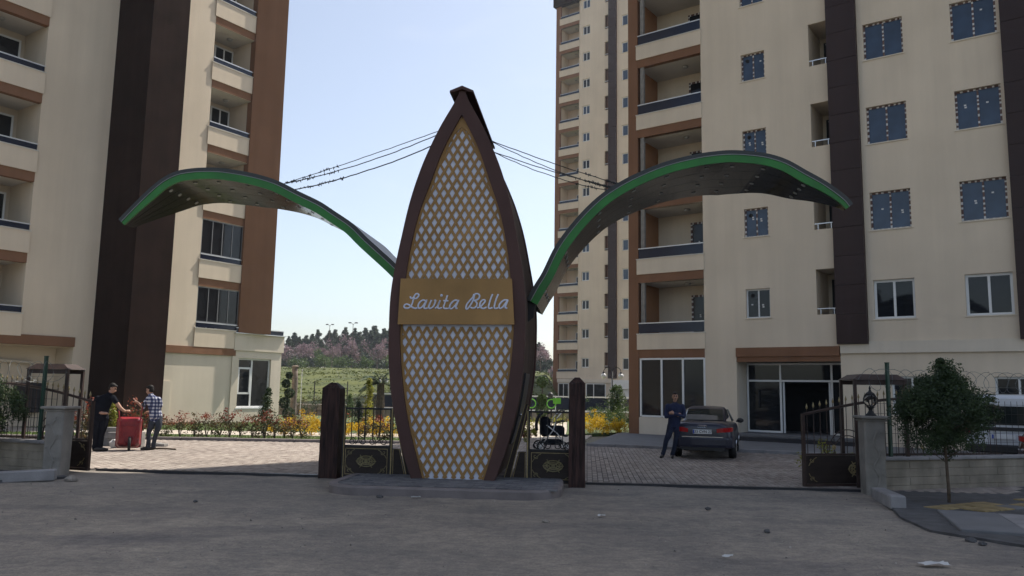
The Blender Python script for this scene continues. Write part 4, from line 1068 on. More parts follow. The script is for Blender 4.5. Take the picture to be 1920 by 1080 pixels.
def wing(tab, s, label):
    root = thing('wing_canopy', label, 'canopy', GO, -GPH, 'wing canopies of the gate')
    P = smooth_path([(x, z) for x, z in tab], 4); n = len(P)
    xs = [p.x for p in P]; zs = [p.z for p in P]
    wd = [float(np.interp(x, [a for a, b in WT], [b for a, b in WT])) for x in xs]
    nr = []
    for i in range(n):
        t = (P[min(i + 1, n - 1)] - P[max(i - 1, 0)]).normalized(); nr.append((t.z, -t.x))   # pointing down/inward
    F0 = 1.0
    def pt(i, off, d): return (s * (xs[i] + nr[i][0] * off), F0 + d, zs[i] + nr[i][1] * off)
    def strip(offs_d, name, m, parent=root, i0=0, i1=n, smooth=True, close=True):
        mb = MB(); k = len(offs_d(0)); vs = []
        for i in range(i0, i1): vs += [pt(i, o_, d_) for o_, d_ in offs_d(i)]
        N = i1 - i0; fs = []
        for j in range(N - 1):
            for a in range(k if close else k - 1): fs.append((j * k + a, j * k + (a + 1) % k, (j + 1) * k + (a + 1) % k, (j + 1) * k + a))
        if close: fs += [tuple(range(k)), tuple((N - 1) * k + a for a in range(k))]
        mb.add(vs, fs); return mb.build(name, m, parent, smooth=False)
    tp = lambda i: min(1.0, 0.45 + (7.7 - xs[i]) * .7)
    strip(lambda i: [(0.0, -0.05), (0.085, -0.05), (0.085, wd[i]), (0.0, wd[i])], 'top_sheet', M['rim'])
    strip(lambda i: [(0.082, -0.062), (0.093, -0.062), (0.093, -0.03), (0.082, -0.03)], 'edge_line', M['alud'])
    for c0_ in range(0, n - 1, 15):
      strip(lambda i: [(0.095, -0.045), (0.095 + .15 * tp(i), -0.045), (0.095 + .15 * tp(i), 0.0), (0.095, 0.0)], 'green_fascia', M['green'], root, c0_, min(c0_ + 16, n))
    strip(lambda i: [(0.09, wd[i] - .05), (0.095 + .12 * tp(i), wd[i] - .05), (0.095 + .12 * tp(i), wd[i]), (0.09, wd[i])], 'back_fascia', M['acp'])
    # underside: panels in four lanes split by seams
    cuts = [0, int(n * .22), int(n * .40), int(n * .58), int(n * .76), n - 1]
    for ci in range(len(cuts) - 1):
        i0, i1 = cuts[ci], cuts[ci + 1] + 1
        for ln in range(4):
            def od(i, ln=ln):
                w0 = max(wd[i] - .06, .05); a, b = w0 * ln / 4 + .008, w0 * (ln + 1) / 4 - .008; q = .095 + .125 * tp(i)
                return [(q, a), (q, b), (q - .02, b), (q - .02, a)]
            pn = strip(od, 'soffit_panel', M['acp'], root, i0, i1)
            mids = [i0 + (i1 - i0) * (2 * j + 1) // 4 for j in range(2)] if ci < 4 else [i0 + (i1 - i0) // 3]
            for im in mids:
                if im >= n - 2 or wd[im] < 1.2: continue
                w0 = wd[im] - .06; dd = w0 * (ln + .5) / 4; q = .095 + .125 * tp(im) + .004
                c = pt(im, q, dd); nv = Vector((s * nr[im][0], 0, nr[im][1])); tv = Vector((nr[im][1] * -s, 0, nr[im][0])).normalized()
                mb = MB(); vs = []
                for k2 in range(12):
                    w_ = 2 * math.pi * k2 / 12; vs.append(Vector(c) + tv * math.cos(w_) * .045 + Vector((0, 1, 0)) * math.sin(w_) * .045)
                vs2 = [v + nv * .012 for v in vs]
                mb.add(vs + vs2, [tuple(range(12)), tuple(range(23, 11, -1))] + [(k2, (k2 + 1) % 12, 12 + (k2 + 1) % 12, 12 + k2) for k2 in range(12)])
                mb.build('downlight', M['spot'], pn)
    # bracket at the root
    mb = MB(); z0 = zs[0]
    mb.prism([(s * 1.15, z0 - .05), (s * 1.45, z0 + .1), (s * 1.38, z0 - .35), (s * 1.2, z0 - .5)], F0 + .05, F0 + .2); mb.build('bracket', M['iron'], root)
    return root, P, wd
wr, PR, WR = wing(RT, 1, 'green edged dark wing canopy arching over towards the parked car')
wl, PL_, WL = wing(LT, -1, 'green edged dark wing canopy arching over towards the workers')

# stay cables
def cable(name, a, b, sag, label, strands):
    root = thing(name, label, 'cable', a, 0, 'stay cables of the wings')
    a = Vector(a); b = Vector(b)
    for (da, db, sg, r_) in strands:
        p0 = Vector(da); p1 = b - a + Vector(db); mb = MB(); pts = []
        for i in range(25):
            t = i / 24; p = p0.lerp(p1, t) - Vector((0, 0, 4 * sg * t * (1 - t))); p += Vector((random.uniform(-.006, .006), 0, random.uniform(-.006, .006))); pts.append(p)
        mb.tube(pts, r_, 5); st = mb.build('strand', M['cable'], root)
        kn = MB()
        for q in range(26):
            t = random.uniform(.62, .99); i = min(23, int(t * 24)); p = pts[i].lerp(pts[i + 1], t * 24 - i); w_ = random.uniform(0, 6.28); e = Vector((math.cos(w_) * .5, .3, math.sin(w_))).normalized() * .045
            kn.tube([p - e * .3, p + e], [.016, .006], 4)
        kn.build('wire_ties', M['cable'], st)['kind'] = 'stuff'
def wing_pt(P, wd, s, x, d):
    i = min(range(len(P)), key=lambda j: abs(P[j].x - x)); return G(s * P[i].x, 1.0 + d, P[i].z + .01)
cable('stay_cable', G(-.52, .25, 6.82), wing_pt(PL_, WL, -1, 4.10, .3), .10, 'upper stay cable between the monument peak and the wing over the workers', [((0, 0, .06), (0, 0, 0), .02, .008), ((-.02, 0, -.02), (0, 0, 0), .10, .010)])
cable('stay_cable', G(-.58, .25, 6.60), wing_pt(PL_, WL, -1, 3.80, .25), .10, 'lower stay cable between the monument peak and the wing over the workers', [((0, 0, 0), (0, 0, 0), .09, .012)])
cable('stay_cable', G(.42, 1.2, 6.98), wing_pt(PR, WR, 1, 3.55, 1.4), .10, 'upper stay cable between the monument peak and the wing towards the car', [((0, 0, 0), (0, 0, 0), .04, .010), ((.0, 0, -.01), (.1, .4, 0), .14, .009)])
cable('stay_cable', G(.48, 1.2, 6.74), wing_pt(PR, WR, 1, 3.15, .8), .10, 'lower stay cable between the monument peak and the wing towards the car', [((0, 0, 0), (0, 0, 0), .05, .010), ((.0, 0, -.01), (.1, .3, 0), .13, .009)])

# ================================================================ wooden posts
def wood_post(x, d, w, h, label, lean=0.0):
    root = thing('gate_post', label, 'post', G(x, d), -GPH, 'dark wooden gate posts')
    mb = MB(); n = 10
    vs = []; fs = []
    rd = random.Random(int(x * 10))
    for i in range(n + 1):
        z = -.05 + (h + .05) * i / n; t = 1.05 - .05 * i / n
        for (sx, sy) in ((-1, -1), (0, -1.0), (1, -1), (1.0, 0), (1, 1), (0, 1.0), (-1, 1), (-1.0, 0)): vs.append((sx * w / 2 * t + rd.uniform(-.004, .004), sy * w / 2 * t + rd.uniform(-.004, .004), z))
    for i in range(n):
        for k in range(8): fs.append((i * 8 + k, i * 8 + (k + 1) % 8, (i + 1) * 8 + (k + 1) % 8, (i + 1) * 8 + k))
    fs.append(tuple(range(8))); fs.append(tuple(n * 8 + k for k in range(8)))
    mb.add(vs, fs); mb.build('shaft', M['wood'], root)
    mb = MB(); e = w / 2 * 1.05
    mb.add([(-e, -e, h), (e, -e, h), (e, e, h), (-e, e, h), (-e * .3, -e * .3, h + .115), (e * .3, -e * .3, h + .115), (e * .3, e * .3, h + .115), (-e * .3, e * .3, h + .115)], [(0, 3, 2, 1), (4, 5, 6, 7), (0, 1, 5, 4), (1, 2, 6, 5), (2, 3, 7, 6), (3, 0, 4, 7)]); mb.build('cap', M['wood'], root)
wood_post(-2.64, .95, .36, 1.76, 'dark wooden gate post with pyramid cap on the lawn side of the monument')
wood_post(2.27, .5, .30, 1.93, 'reddish dark wooden gate post with pyramid cap between monument and car')

# ================================================================ ornamental fence panels
def scroll(cx, cz, r, a0, a1, n=14, shrink=.35):
    return [(cx + r * (1 - (1 - shrink) * i / n) * math.cos(a0 + (a1 - a0) * i / n), 0, cz + r * (1 - (1 - shrink) * i / n) * math.sin(a0 + (a1 - a0) * i / n)) for i in range(n + 1)]
def emblem(mb, cx, cz, w, h, y):
    # pierced oval rosette
    for (a, b) in ((1, 1), (.72, .62), (.42, .35)):
        mb.tube([(cx + w / 2 * a * math.cos(t), y, cz + h / 2 * b * math.sin(t)) for t in np.linspace(0, 2 * math.pi, 20, endpoint=False)], .011, 5, closed=True)
    for (sx, sz) in ((1, 1), (1, -1), (-1, 1), (-1, -1)):
        mb.tube([(cx + sx * w * .12, y, cz + sz * h * .12), (cx + sx * w * .34, y, cz + sz * h * .60)], [.012, .008], 5)
        mb.tube(scrollp(cx + sx * w * .27, cz + sz * h * .12, .05, sx, sz, y), .009, 5)
    mb.tube([(cx - w / 2 - .02, y, cz), (cx - w * .2, y, cz)], .010, 5); mb.tube([(cx + w * .2, y, cz), (cx + w / 2 + .02, y, cz)], .010, 5)
    mb.sphere((cx, y, cz), .03, 8, 0, (1.3, .4, 1))
def scrollp(cx, cz, r, sx, sz, y):
    return [(cx + sx * r * (1 - .07 * i) * math.cos(.6 * i), y, cz + sz * r * (1 - .07 * i) * math.sin(.6 * i)) for i in range(10)]
def corner(mb, x, z, sx, sz, y):
    mb.tube([(x, y, z + sz * .16), (x + sx * .035, y, z + sz * .10), (x + sx * .10, y, z + sz * .09), (x + sx * .11, y, z + sz * .035), (x + sx * .17, y, z)], .007, 4)
    mb.tube(scrollp(x + sx * .055, z + sz * .05, .035, sx, sz, y), .007, 4)
def fence_panel(s, label):
    root = thing('ornamental_fence', label, 'fence', G(0, .6), -GPH, 'ornamental panels beside the monument')
    X = lambda x: s * x
    def bx(m, xa, xb, ya, yb, za, zb): a, b = sorted((X(xa), X(xb))); m.box(a, b, ya, yb, za, zb)
    for (xa, xb) in ((2.26, 2.31), (1.31, 1.37)):
        mb = MB(); bx(mb, xa, xb, -.025, .025, .0, 1.40); p = mb.build('stile', M['iron'], root)
        mb = MB(); bx(mb, xa + .005, xb - .03, -.031, -.026, .02, 1.39); mb.build('gold_line', M['gold'], p)
    mb = MB(); bx(mb, 1.37, 2.26, -.02, .02, 1.36, 1.395); mb.build('top_rail', M['iron'], root)
    mb = MB(); bx(mb, 1.37, 2.26, -.02, .02, .63, .67); mb.build('mid_rail', M['iron'], root)
    mb = MB(); bx(mb, 1.37, 2.26, -.02, .02, .06, .09); mb.build('bottom_rail', M['iron'], root)
    for xx in (2.13, 1.99, 1.86, 1.70, 1.56):
        mb = MB(); bx(mb, xx, xx + .016, -.008, .008, .76, 1.36); mb.box(X(xx) - .02 if s > 0 else X(xx) - .018, X(xx) + .018, -.006, .006, 1.40, 1.46) if False else None
        mb.tube([(X(xx + .008), 0, 1.395), (X(xx + .008), 0, 1.45)], [.009, .003], 5); mb.build('bar', M['iron'], root)
    for cx in (2.12, 1.90, 1.72, 1.48):
        sd = 1 if cx in (2.12, 1.72) else -1
        mb = MB(); mb.tube([(X(p[0]), 0, p[2]) for p in scroll(cx, .745, .075, math.pi / 2, math.pi / 2 + sd * 8.5)], .009, 5); mb.build('scroll', M['iron'], root)
    mb = MB()
    for (xa, xb) in ((2.05, 1.97), (1.66, 1.55)): mb.tube(smooth_path([(X(xa), 0, .69), (X((xa + xb) / 2), 0, .75), (X(xb), 0, .81)], 4), .009, 5)
    mb.build('scroll', M['iron'], root)
    mb = MB(); bx(mb, 1.37, 2.26, -.012, .012, .09, .63); pn = mb.build('solid_panel', M['woodp'], root)
    mb = MB()
    for (xa, xb, za, zb) in ((1.40, 2.24, .11, .12), (1.40, 2.24, .60, .61), (1.40, 1.41, .12, .60), (2.23, 2.24, .12, .60)): bx(mb, xa, xb, -.02, -.0125, za, zb)
    mb.build('gold_border', M['gold'], pn)
    mb = MB(); emblem(mb, X(1.82), .365, .36, .20, -.018); mb.build('rosette', M['emb'], pn)
    for (cx, sx) in ((1.42, 1), (2.22, -1)):
        for (cz, sz) in ((.13, 1), (.59, -1)):
            mb = MB(); corner(mb, X(cx), cz, sx * s, sz, -.018); mb.build('corner_ornament', M['emb'], pn)
    # small trapezoid infill and the leaning trim against the monument
    mb = MB(); mb.prism([(X(1.30), .09), (X(1.03), .09), (X(1.155), .62), (X(1.30), .62)], -.01, .01); tz = mb.build('infill_panel', M['woodp'], root)
    mb = MB(); mb.tube([(X(1.285), -.014, .105), (X(1.05), -.014, .105), (X(1.17), -.014, .605), (X(1.285), -.014, .605)], .007, 4, closed=True); mb.build('gold_border', M['gold'], tz)
    mb = MB(); mb.prism([(X(1.34), 1.52), (X(1.27), 1.53), (X(.87), .11), (X(1.00), .075)], -.045, -.012); ln = mb.build('leaning_trim', M['woodp'], root)
    mb = MB(); mb.tube([(X(1.33), -.05, 1.51), (X(1.275), -.05, 1.52), (X(.89), -.05, .12), (X(1.0), -.05, .09)], .0085, 4, closed=True); mb.build('gold_border', M['gold'], ln)
    return root
fence_panel(-1, 'black and gold ornamental fence panel by the post on the lawn side')
fence_panel(1, 'black and gold ornamental fence panel in front of the stroller')

# ================================================================ sliding gates
def arch(x): return 1.40 + .36 * math.sin(min(max((x - .0) / 5.6, 0), 1) * math.pi)
def sliding_gate(s, x0, d, L, label, rz=0.0):
    root = thing('sliding_gate', label, 'gate', G(x0, d), -GPH + rz, 'sliding gates parked behind the walls')
    X = lambda x: s * x
    def bx(m, xa, xb, ya, yb, za, zb, mi=0): a, b = sorted((X(xa), X(xb))); m.box(a, b, ya, yb, za, zb, mi)
    mb = MB(); bx(mb, 0, .06, -.03, .03, .03, 1.42); mb.build('stile', M['steelb'], root)
    mb = MB(); mb.tube([(X(x), 0, arch(x)) for x in np.linspace(.05, L, 24)], .028, 6); mb.build('top_rail', M['steelb'], root)
    mb = MB(); bx(mb, .06, L, -.025, .025, .62, .66); mb.build('mid_rail', M['steelb'], root)
    mb = MB(); bx(mb, .06, L, -.03, .03, .03, .08); mb.build('bottom_rail', M['steelb'], root)
    nb = int(L / .145)
    for i in range(nb):
        x = .12 + i * .145
        mb = MB(); z1 = arch(x) + .13; mb.tube([(X(x), 0, .66), (X(x), 0, z1)], .008, 5); b = mb.build('bar', M['steelb'], root)
        mb = MB(); mb.lathe([(.004, -.05), (.018, -.02), (.02, .0), (.012, .025), (.002, .065)], (X(x), 0, z1), 8); mb.build('spear_tip', M['gold'], b)
    for xx in (1.0, 3.0):
        if xx > L - .6: continue
        for (r_, a0, a1) in ((.42, math.pi, 0.0), (.30, math.pi * 1.1, -.3)):
            mb = MB(); mb.tube([(X(xx + r_ * math.cos(a)), -.01, .72 + r_ * .95 * math.sin(a)) for a in np.linspace(a0, a1, 16)], .011, 5); mb.build('scroll', M['steelb'], root)
        mb = MB(); mb.tube([(X(xx - .42 + .12 * math.cos(a)), -.01, .75 + .12 * math.sin(a)) for a in np.linspace(0, 5.5, 14)], .011, 5); mb.build('scroll', M['steelb'], root)
        mb = MB(); mb.sphere((X(xx - .32), -.02, .78), .05, 8, 0, (1, .4, 1)); mb.build('gold_boss', M['gold'], root)
    n_p = max(1, round(L / 1.9)); pw = (L - .06) / n_p
    for i in range(n_p):
        xa, xb = .07 + i * pw, .05 + (i + 1) * pw
        mb = MB(); bx(mb, xa, xb, -.012, .012, .085, .615); pn = mb.build('solid_panel', M['woodp'], root)
        mb = MB(); emblem(mb, X((xa + xb) / 2), .36, .4, .24, -.018); mb.build('rosette', M['gold'], pn)
        for (cx, sx) in ((xa + .05, 1), (xb - .05, -1)):
            for (cz, sz) in ((.12, 1), (.585, -1)): mb = MB(); corner(mb, X(cx), cz, sx * s, sz, -.018); mb.build('corner_ornament', M['gold'], pn)
    mb = MB(); mb.lathe([(.045, -.02), (.045, .02)], (X(L * .18 if L > 2 else .9), 0, .035), 12, 0, 'y'); mb.lathe([(.045, -.02), (.045, .02)], (X(.95), 0, .035), 12, 0, 'y'); mb.build('roller', M['iron'], root)
    return root
sliding_gate(1, 6.62, 1.3, 4.6, 'brown sliding gate with gold spear tips slid open beside the lantern pillar', R(18))
sliding_gate(-1, -7.55, .65, 4.6, 'brown sliding gate slid open behind the stone pillar near the workers', R(-13))

# ================================================================ stone pillars, lantern
def pillar(x, d, w, h, label, rz=0.0):
    root = thing('stone_pillar', label, 'pillar', G(x, d), -GPH + rz, 'stone pillars at the gate')
    mb = MB(); n = 8; vs = []; fs = []
    for i in range(n + 1):
        z = -.12 + (h - .10 + .12) * i / n; t = (.98 + .04 * (i / n)) * w / 2; c = .03
        for p in ((-t + c, -t), (t - c, -t), (t, -t + c), (t, t - c), (t - c, t), (-t + c, t), (-t, t - c), (-t, -t + c)): vs.append((*p, z))
    for i in range(n):
        for k in range(8): fs.append((i * 8 + k, i * 8 + (k + 1) % 8, (i + 1) * 8 + (k + 1) % 8, (i + 1) * 8 + k))
    fs.append(tuple(n * 8 + k for k in range(8))); mb.add(vs, fs); sh_ = mb.build('shaft', M['stone'], root)
    # carved vine on the front
    mb = MB(); y = -w / 2 - .004
    mb.tube(smooth_path([(-.02, y, .05), (.05, y, .3), (-.04, y, .5), (.06, y, .72), (-.03, y, .95), (.04, y, h - .25)], 6), .017, 5)
    for (cx, cz, sg) in ((.05, .33, 1), (-.04, .52, -1), (.06, .75, 1), (-.04, .96, -1), (.03, 1.1, 1)): mb.tube(scrollp(cx + sg * .04, cz, .06, sg, 1, y), .014, 4)
    mb.build('carved_vine', M['stone'], sh_)
    mb = MB(); e = w / 2
    mb.cbox(-e - .03, e + .03, -e - .03, e + .03, h - .10, h - .055, .012); mb.cbox(-e - .075, e + .075, -e - .075, e + .075, h - .052, h, .012); mb.build('cap', M['stone'], root)
    return root
pillar(7.74, .75, .37, 1.42, 'grey stone pillar with carved vine, carrying the black lantern')
pillar(-7.72, -.12, .36, 1.33, 'grey stone pillar with carved vine, sunlit on one side, no lantern')
la = thing('lantern', 'black globe lantern standing on the stone pillar', 'lantern', G(7.74, .75, 1.42), -GPH)
mb = MB(); mb.lathe([(.10, 0), (.10, .02), (.06, .05), (.035, .10), (.045, .14), (.10, .17)], (0, 0, 0), 12); mb.build('base', M['iron'], la, smooth=True)
mb = MB(); mb.sphere((0, 0, .29), .115, 12); mb.build('globe', M['clear'], la, smooth=True)
for i in range(6):
    a = i * math.pi / 3; mb = MB(); mb.tube([(math.cos(a) * .125 * math.sin(t), math.sin(a) * .125 * math.sin(t), .29 - .125 * math.cos(t)) for t in np.linspace(.35, 2.8, 10)], .010, 5); mb.build('rib', M['iron'], la)
mb = MB(); mb.lathe([(.10, .38), (.075, .42), (.03, .45), (.015, .49), (.022, .51), (.004, .56)], (0, 0, 0), 12); mb.build('finial', M['iron'], la, smooth=True)

# ================================================================ boundary walls, posts, mesh, razor wire, guide frames
def boundary_wall(p0, p1, label, h=.64):
    a, b = G(*p0), G(*p1); L_ = (b - a).length; ang = math.atan2((b - a).y, (b - a).x)
    root = thing('boundary_wall', label, 'wall', a, ang, 'low boundary walls beside the gate')
    mb = MB(); mb.box(0, L_, .01, .18, -.15, h - .06); mb.build('core', M['conc'], root)
    rows = 4; rh = (h - .07 + .05) / rows
    for r_ in range(rows):
        bl = 1.5; off = (r_ % 2) * .75; x = -off
        while x < L_:
            xa, xb = max(x, 0), min(x + bl, L_)
            if xb - xa > .05:
                mb = MB(); mb.cbox(xa + .002, xb - .002, 0.0 + random.uniform(-.003, .003), .06, -.05 + r_ * rh + .004, -.05 + (r_ + 1) * rh - .004, .008); mb.build('block', M['conc'], root)
            x += bl
    x = 0
    while x < L_:
        mb = MB(); mb.cbox(x + .003, min(x + 1.2, L_) - .003, -.05, .24, h - .06, h, .012); mb.build('coping', M['kerb'], root); x += 1.2
    return root, a, b, ang, L_
wR = boundary_wall((7.93, 1.0), (13.6, 3.6), 'low concrete block wall behind the small street tree')
wL = boundary_wall((-13.0, 1.3), (-7.9, .12), 'low concrete block wall beside the sunlit pillar')
def mesh_fence(W_, xs, label, zt=2.02, z0=.645, grp='wire mesh fences on the walls'):
    root = thing('mesh_fence', label, 'fence', W_[1], W_[3], grp); x0, x1 = xs
    mb = MB()
    for x in np.arange(x0, x1, .17): mb.tube([(x, .12, z0), (x, .12, zt - .3)], .0045, 4)
    mb.build('upright_wires', M['iron'], root); root.children[-1]['kind'] = 'stuff'
    mb = MB()
    for z in np.arange(z0 + .05, zt - .25, .19): mb.tube([(x0, .128, z), (x1, .128, z)], .0045, 4)
    mb.build('cross_wires', M['iron'], root); root.children[-1]['kind'] = 'stuff'
    return root
mesh_fence(wR, (.05, 5.6), 'black wire mesh fence on the wall in front of the white van')
mesh_fence(wL, (.1, 5.0), 'black wire mesh fence on the wall near the sunlit pillar')
def fence_post(W_, x, zt, label):
    o = thing('fence_post', label, 'post', W_[1] + Vector((math.cos(W_[3]) * x - math.sin(W_[3]) * .12, math.sin(W_[3]) * x + math.cos(W_[3]) * .12, 0)), W_[3], 'green fence posts')
    mb = MB(); mb.cbox(-.032, .032, -.032, .032, .64, zt, .008); mb.build('tube', M['grnpost'], o)
    mb = MB(); mb.cbox(-.036, .036, -.036, .036, zt, zt + .02, .006); mb.build('cap', M['grnpost'], o)
    return o
fence_post(wR, .42, 2.42, 'green steel fence post behind the lantern')
fence_post(wL, wL[4] - .62, 2.30, 'green steel fence post beside the sunlit pillar')
def razor(W_, x0, x1, z, label):
    o = thing('razor_wire', label, 'razor wire', W_[1], W_[3], 'razor wire coils on the fences')
    n_ = int((x1 - x0) / .30); pts = []
    for i in range(n_ * 14 + 1):
        t = i / 14; a = t * 2 * math.pi; pts.append((x0 + t * .30 + .05 * math.sin(a * 1.7), .12 + .21 * math.cos(a), z + .21 * math.sin(a)))
    MB().tube(pts, .0042, 4).build('coil', M['wire'], o)
    kb = MB()
    for i in range(0, len(pts), 4):
        p = Vector(pts[i]); e = Vector((random.uniform(-1, 1), random.uniform(-1, 1), random.uniform(-1, 1))).normalized() * .022; kb.tube([p - e, p + e], .003, 3)
    kb.build('barbs', M['wire'], o); o.children[-1]['kind'] = 'stuff'
    MB().tube([(x0, .12, z - .1), (x1, .12, z - .1)], .003, 4).build('line_wire', M['wire'], o)
razor(wR, -.1, 5.6, 2.10, 'razor wire coil on the fence by the lantern pillar'); razor(wL, .1, 5.0, 2.0, 'razor wire coil on the fence by the sunlit pillar')
def guide_frame(x0, x1, d0, d1, h, label):
    root = thing('gate_guide_frame', label, 'gate frame', G(0, 0), -GPH, 'brown steel gate guide frames')
    for x in (x0, x1):
        for d in (d0, d1): mb = MB(); mb.cbox(x - .03, x + .03, d - .03, d + .03, 0, h, .006); mb.build('post', M['steelb'], root)
    mb = MB(); e = .05
    mb.add([(x0 - e, d0 - e, h), (x1 + e, d0 - e, h), (x1 + e, d1 + e, h), (x0 - e, d1 + e, h), (x0 + .12, d0 + .04, h + .11), (x1 - .12, d0 + .04, h + .11), (x1 - .12, d1 - .04, h + .11), (x0 + .12, d1 - .04, h + .11)], [(0, 3, 2, 1), (4, 5, 6, 7), (0, 1, 5, 4), (1, 2, 6, 5), (2, 3, 7, 6), (3, 0, 4, 7)]); mb.build('hood', M['steelb'], root)
    for d in (d0, d1): mb = MB(); mb.box(x0 + .03, x1 - .03, d - .02, d + .02, h - .09, h - .004); mb.build('beam', M['steelb'], root)
guide_frame(7.68, 8.62, 1.40, 2.25, 2.10, 'brown steel gate guide frame behind the lantern pillar')
guide_frame(-9.1, -8.25, .75, 1.25, 2.06, 'brown steel gate guide frame behind the sunlit pillar')
# ================================================================ vegetation
def veg(name, label, cat, loc, group=None, rz=None): return thing(name, label, cat, loc, random.uniform(0, 6.28) if rz is None else rz, group)
def trunk_mesh(h, r0, r1, limbs=0, spread=.5, seed=0, name='trunk', lean=.03, m='bark'):
    rd = random.Random(seed); mb = MB(); pts = []
    for i in range(6): t = i / 5; pts.append((rd.uniform(-lean, lean) * t, rd.uniform(-lean, lean) * t, -.1 + (h + .1) * t))
    mb.tube(pts, [r0 + (r1 - r0) * i / 5 for i in range(6)], 7)
    for q in range(limbs):
        z = h * rd.uniform(.35, .95); a = rd.uniform(0, 6.28); l = spread * rd.uniform(.5, 1); mb.tube([(0, 0, z), (math.cos(a) * l * .5, math.sin(a) * l * .5, z + l * .35), (math.cos(a) * l, math.sin(a) * l, z + l * rd.uniform(.5, 1.0))], [r1 * .8, r1 * .5, r1 * .2], 5)
    return mb.mesh(name, [M[m]], smooth=True)
def crown_mesh(name, seed, clumps, per, size, mt, sig=(1, 1, 1), aspect=.55, up=None):
    gg = np.random.default_rng(seed); P, T = clump_cloud(gg, clumps, per, sig)
    return np_mesh(name, leaf_quads(P, size, gg, aspect, nrm=up), M[mt], T)

# pines on the ridge
def pine_meshes(seed, h):
    gg = np.random.default_rng(seed); P = []; N_ = []; T = []
    z = h * .12
    while z < h:
        t = (z - h * .12) / (h * .88); rad = (1 - t) ** 1.0 * h * .36 * gg.uniform(.7, 1.25) + .16; nb = int(6 + 7 * (1 - t))
        for k in range(nb):
            a = gg.uniform(0, 6.28); L_ = rad * gg.uniform(.6, 1.15); n_ = int(14 + 85 * L_)
            u = gg.uniform(.15, 1, n_) ** .8; base = np.stack([np.cos(a) * L_ * u, np.sin(a) * L_ * u, z + L_ * u * gg.uniform(-.05, .35)], 1)
            P.append(base + gg.normal(0, .11 + .10 * (1 - t), (n_, 3))); T.append(np.clip(np.full(n_, gg.uniform(0, .8)) + gg.uniform(0, .3, n_), 0, 1))
        z += h * .055 * gg.uniform(.7, 1.3)
    P = np.concatenate(P); T = np.concatenate(T)
    return np_mesh('crown', leaf_quads(P, .42, gg, .28), M['l_conifer'], T)
PINE = [(pine_meshes(40 + i, 8.5), trunk_mesh(8.2, .16, .03, 10, .8, i)) for i in range(5)]
def tree(kind, name, label, cat, loc, group, sc=1.0, rz=None):
    o = veg(name, label, cat, loc, group, rz); inst('crown', kind[0], o, scale=sc); inst('trunk', kind[1], o, scale=sc); return o
def at_px(px, Y): return (px + 4 - 960) / 1483.0 * (0.992 * Y - 0.15)
pl = [(536, 146, .92), (556, 140, .86), (580, 150, 1.0), (598, 143, .82), (612, 148, 1.08), (632, 152, .98), (650, 144, .95), (668, 150, 1.12), (690, 155, 1.20), (703, 146, .95), (716, 150, 1.22), (733, 148, 1.0), (752, 150, 1.0), (1008, 146, .95), (1017, 150, 1.22), (1030, 148, 1.02), (1042, 152, 1.1), (1060, 148, 1.0), (512, 150, 1.0), (990, 150, 1.0), (546, 158, 1.1), (568, 160, 1.05), (590, 160, 1.2), (622, 160, 1.25), (642, 162, 1.3), (660, 160, 1.25), (680, 163, 1.3), (697, 161, 1.4), (725, 160, 1.3), (742, 158, 1.15)]
pl.sort()
for i, (px, Y, sc) in enumerate(pl):
    x = at_px(px, Y); lab = 'dark pine on the ridge, %s from the cream bay window' % ORD[i] if px < 800 else 'dark pine on the ridge beyond the monument, %s from the far tower' % ORD[len(pl) - 1 - i]
    tree(PINE[i % 5], 'pine_tree', lab, 'tree', (x, Y, hill_z(x, Y) - .1), 'pines on the ridge', sc * .77)
# smaller dark undergrowth behind the blossom
g = np.random.default_rng(77)
cl = [((x, 134 + g.uniform(-3, 3), hill_z(x, 134) + g.uniform(.4, 2.2)), g.uniform(1.0, 1.7)) for x in np.arange(-75, 60, 1.5)]
o = inst('undergrowth', crown_mesh('undergrowth', 5, cl, 260, .5, 'l_conifer')); tag(o, 'dark thicket filling the gaps between the pine trunks', 'undergrowth', kind='stuff')
# blossom trees
def blossom(seed):
    rd = random.Random(seed); cl = [((rd.gauss(0, .95), rd.gauss(0, .95), 2.55 + rd.gauss(0, .55)), rd.uniform(.35, .75)) for _ in range(15)]
    return (crown_mesh('crown', seed, cl, 85, .20, 'l_pink'), trunk_mesh(2.2, .10, .05, 7, 1.3, seed, m='barkg'))
BL = [blossom(60 + i) for i in range(4)]
bl = sorted([(539, 118, 1.25), (570, 116, 1.35), (616, 117, 1.25), (662, 116, 1.5), (704, 117, 1.4), (738, 119, 1.1), (1012, 118, 1.2), (1032, 120, 1.3), (1052, 117, 1.2)])
for i, (px, Y, sc) in enumerate(bl):
    x = at_px(px, Y); lab = 'pink blossoming tree along the hilltop, %s from the cream bay window' % ORD[i] if px < 800 else 'pink blossoming tree on the hilltop, %s from the far tower' % ORD[len(bl) - 1 - i]
    tree(BL[i % 4], 'blossom_tree', lab, 'tree', (x, Y, hill_z(x, Y) - .1), 'blossom trees along the hilltop', sc * .80)
# a pale bush row in front of the blossom, right at the grass edge
for i, (px, Y) in enumerate(((556, 110), (594, 109), (605, 111), (640, 109), (684, 110), (735, 107))):
    x = at_px(px, Y); o = veg('bush', 'olive bush below the pink trees, %s from the bay window' % ORD[i], 'bush', (x, Y, hill_z(x, Y)), 'olive bushes')
    rd = random.Random(i); inst('foliage', crown_mesh('foliage', 90 + i, [((rd.gauss(0, .7), rd.gauss(0, .5), .9 + rd.gauss(0, .35)), .6) for _ in range(9)], 90, .2, 'l_mid'), o); inst('stem', trunk_mesh(.9, .05, .02, 4, .5, i, 'stem'), o); o.scale = (1.3, 1, 1.2)

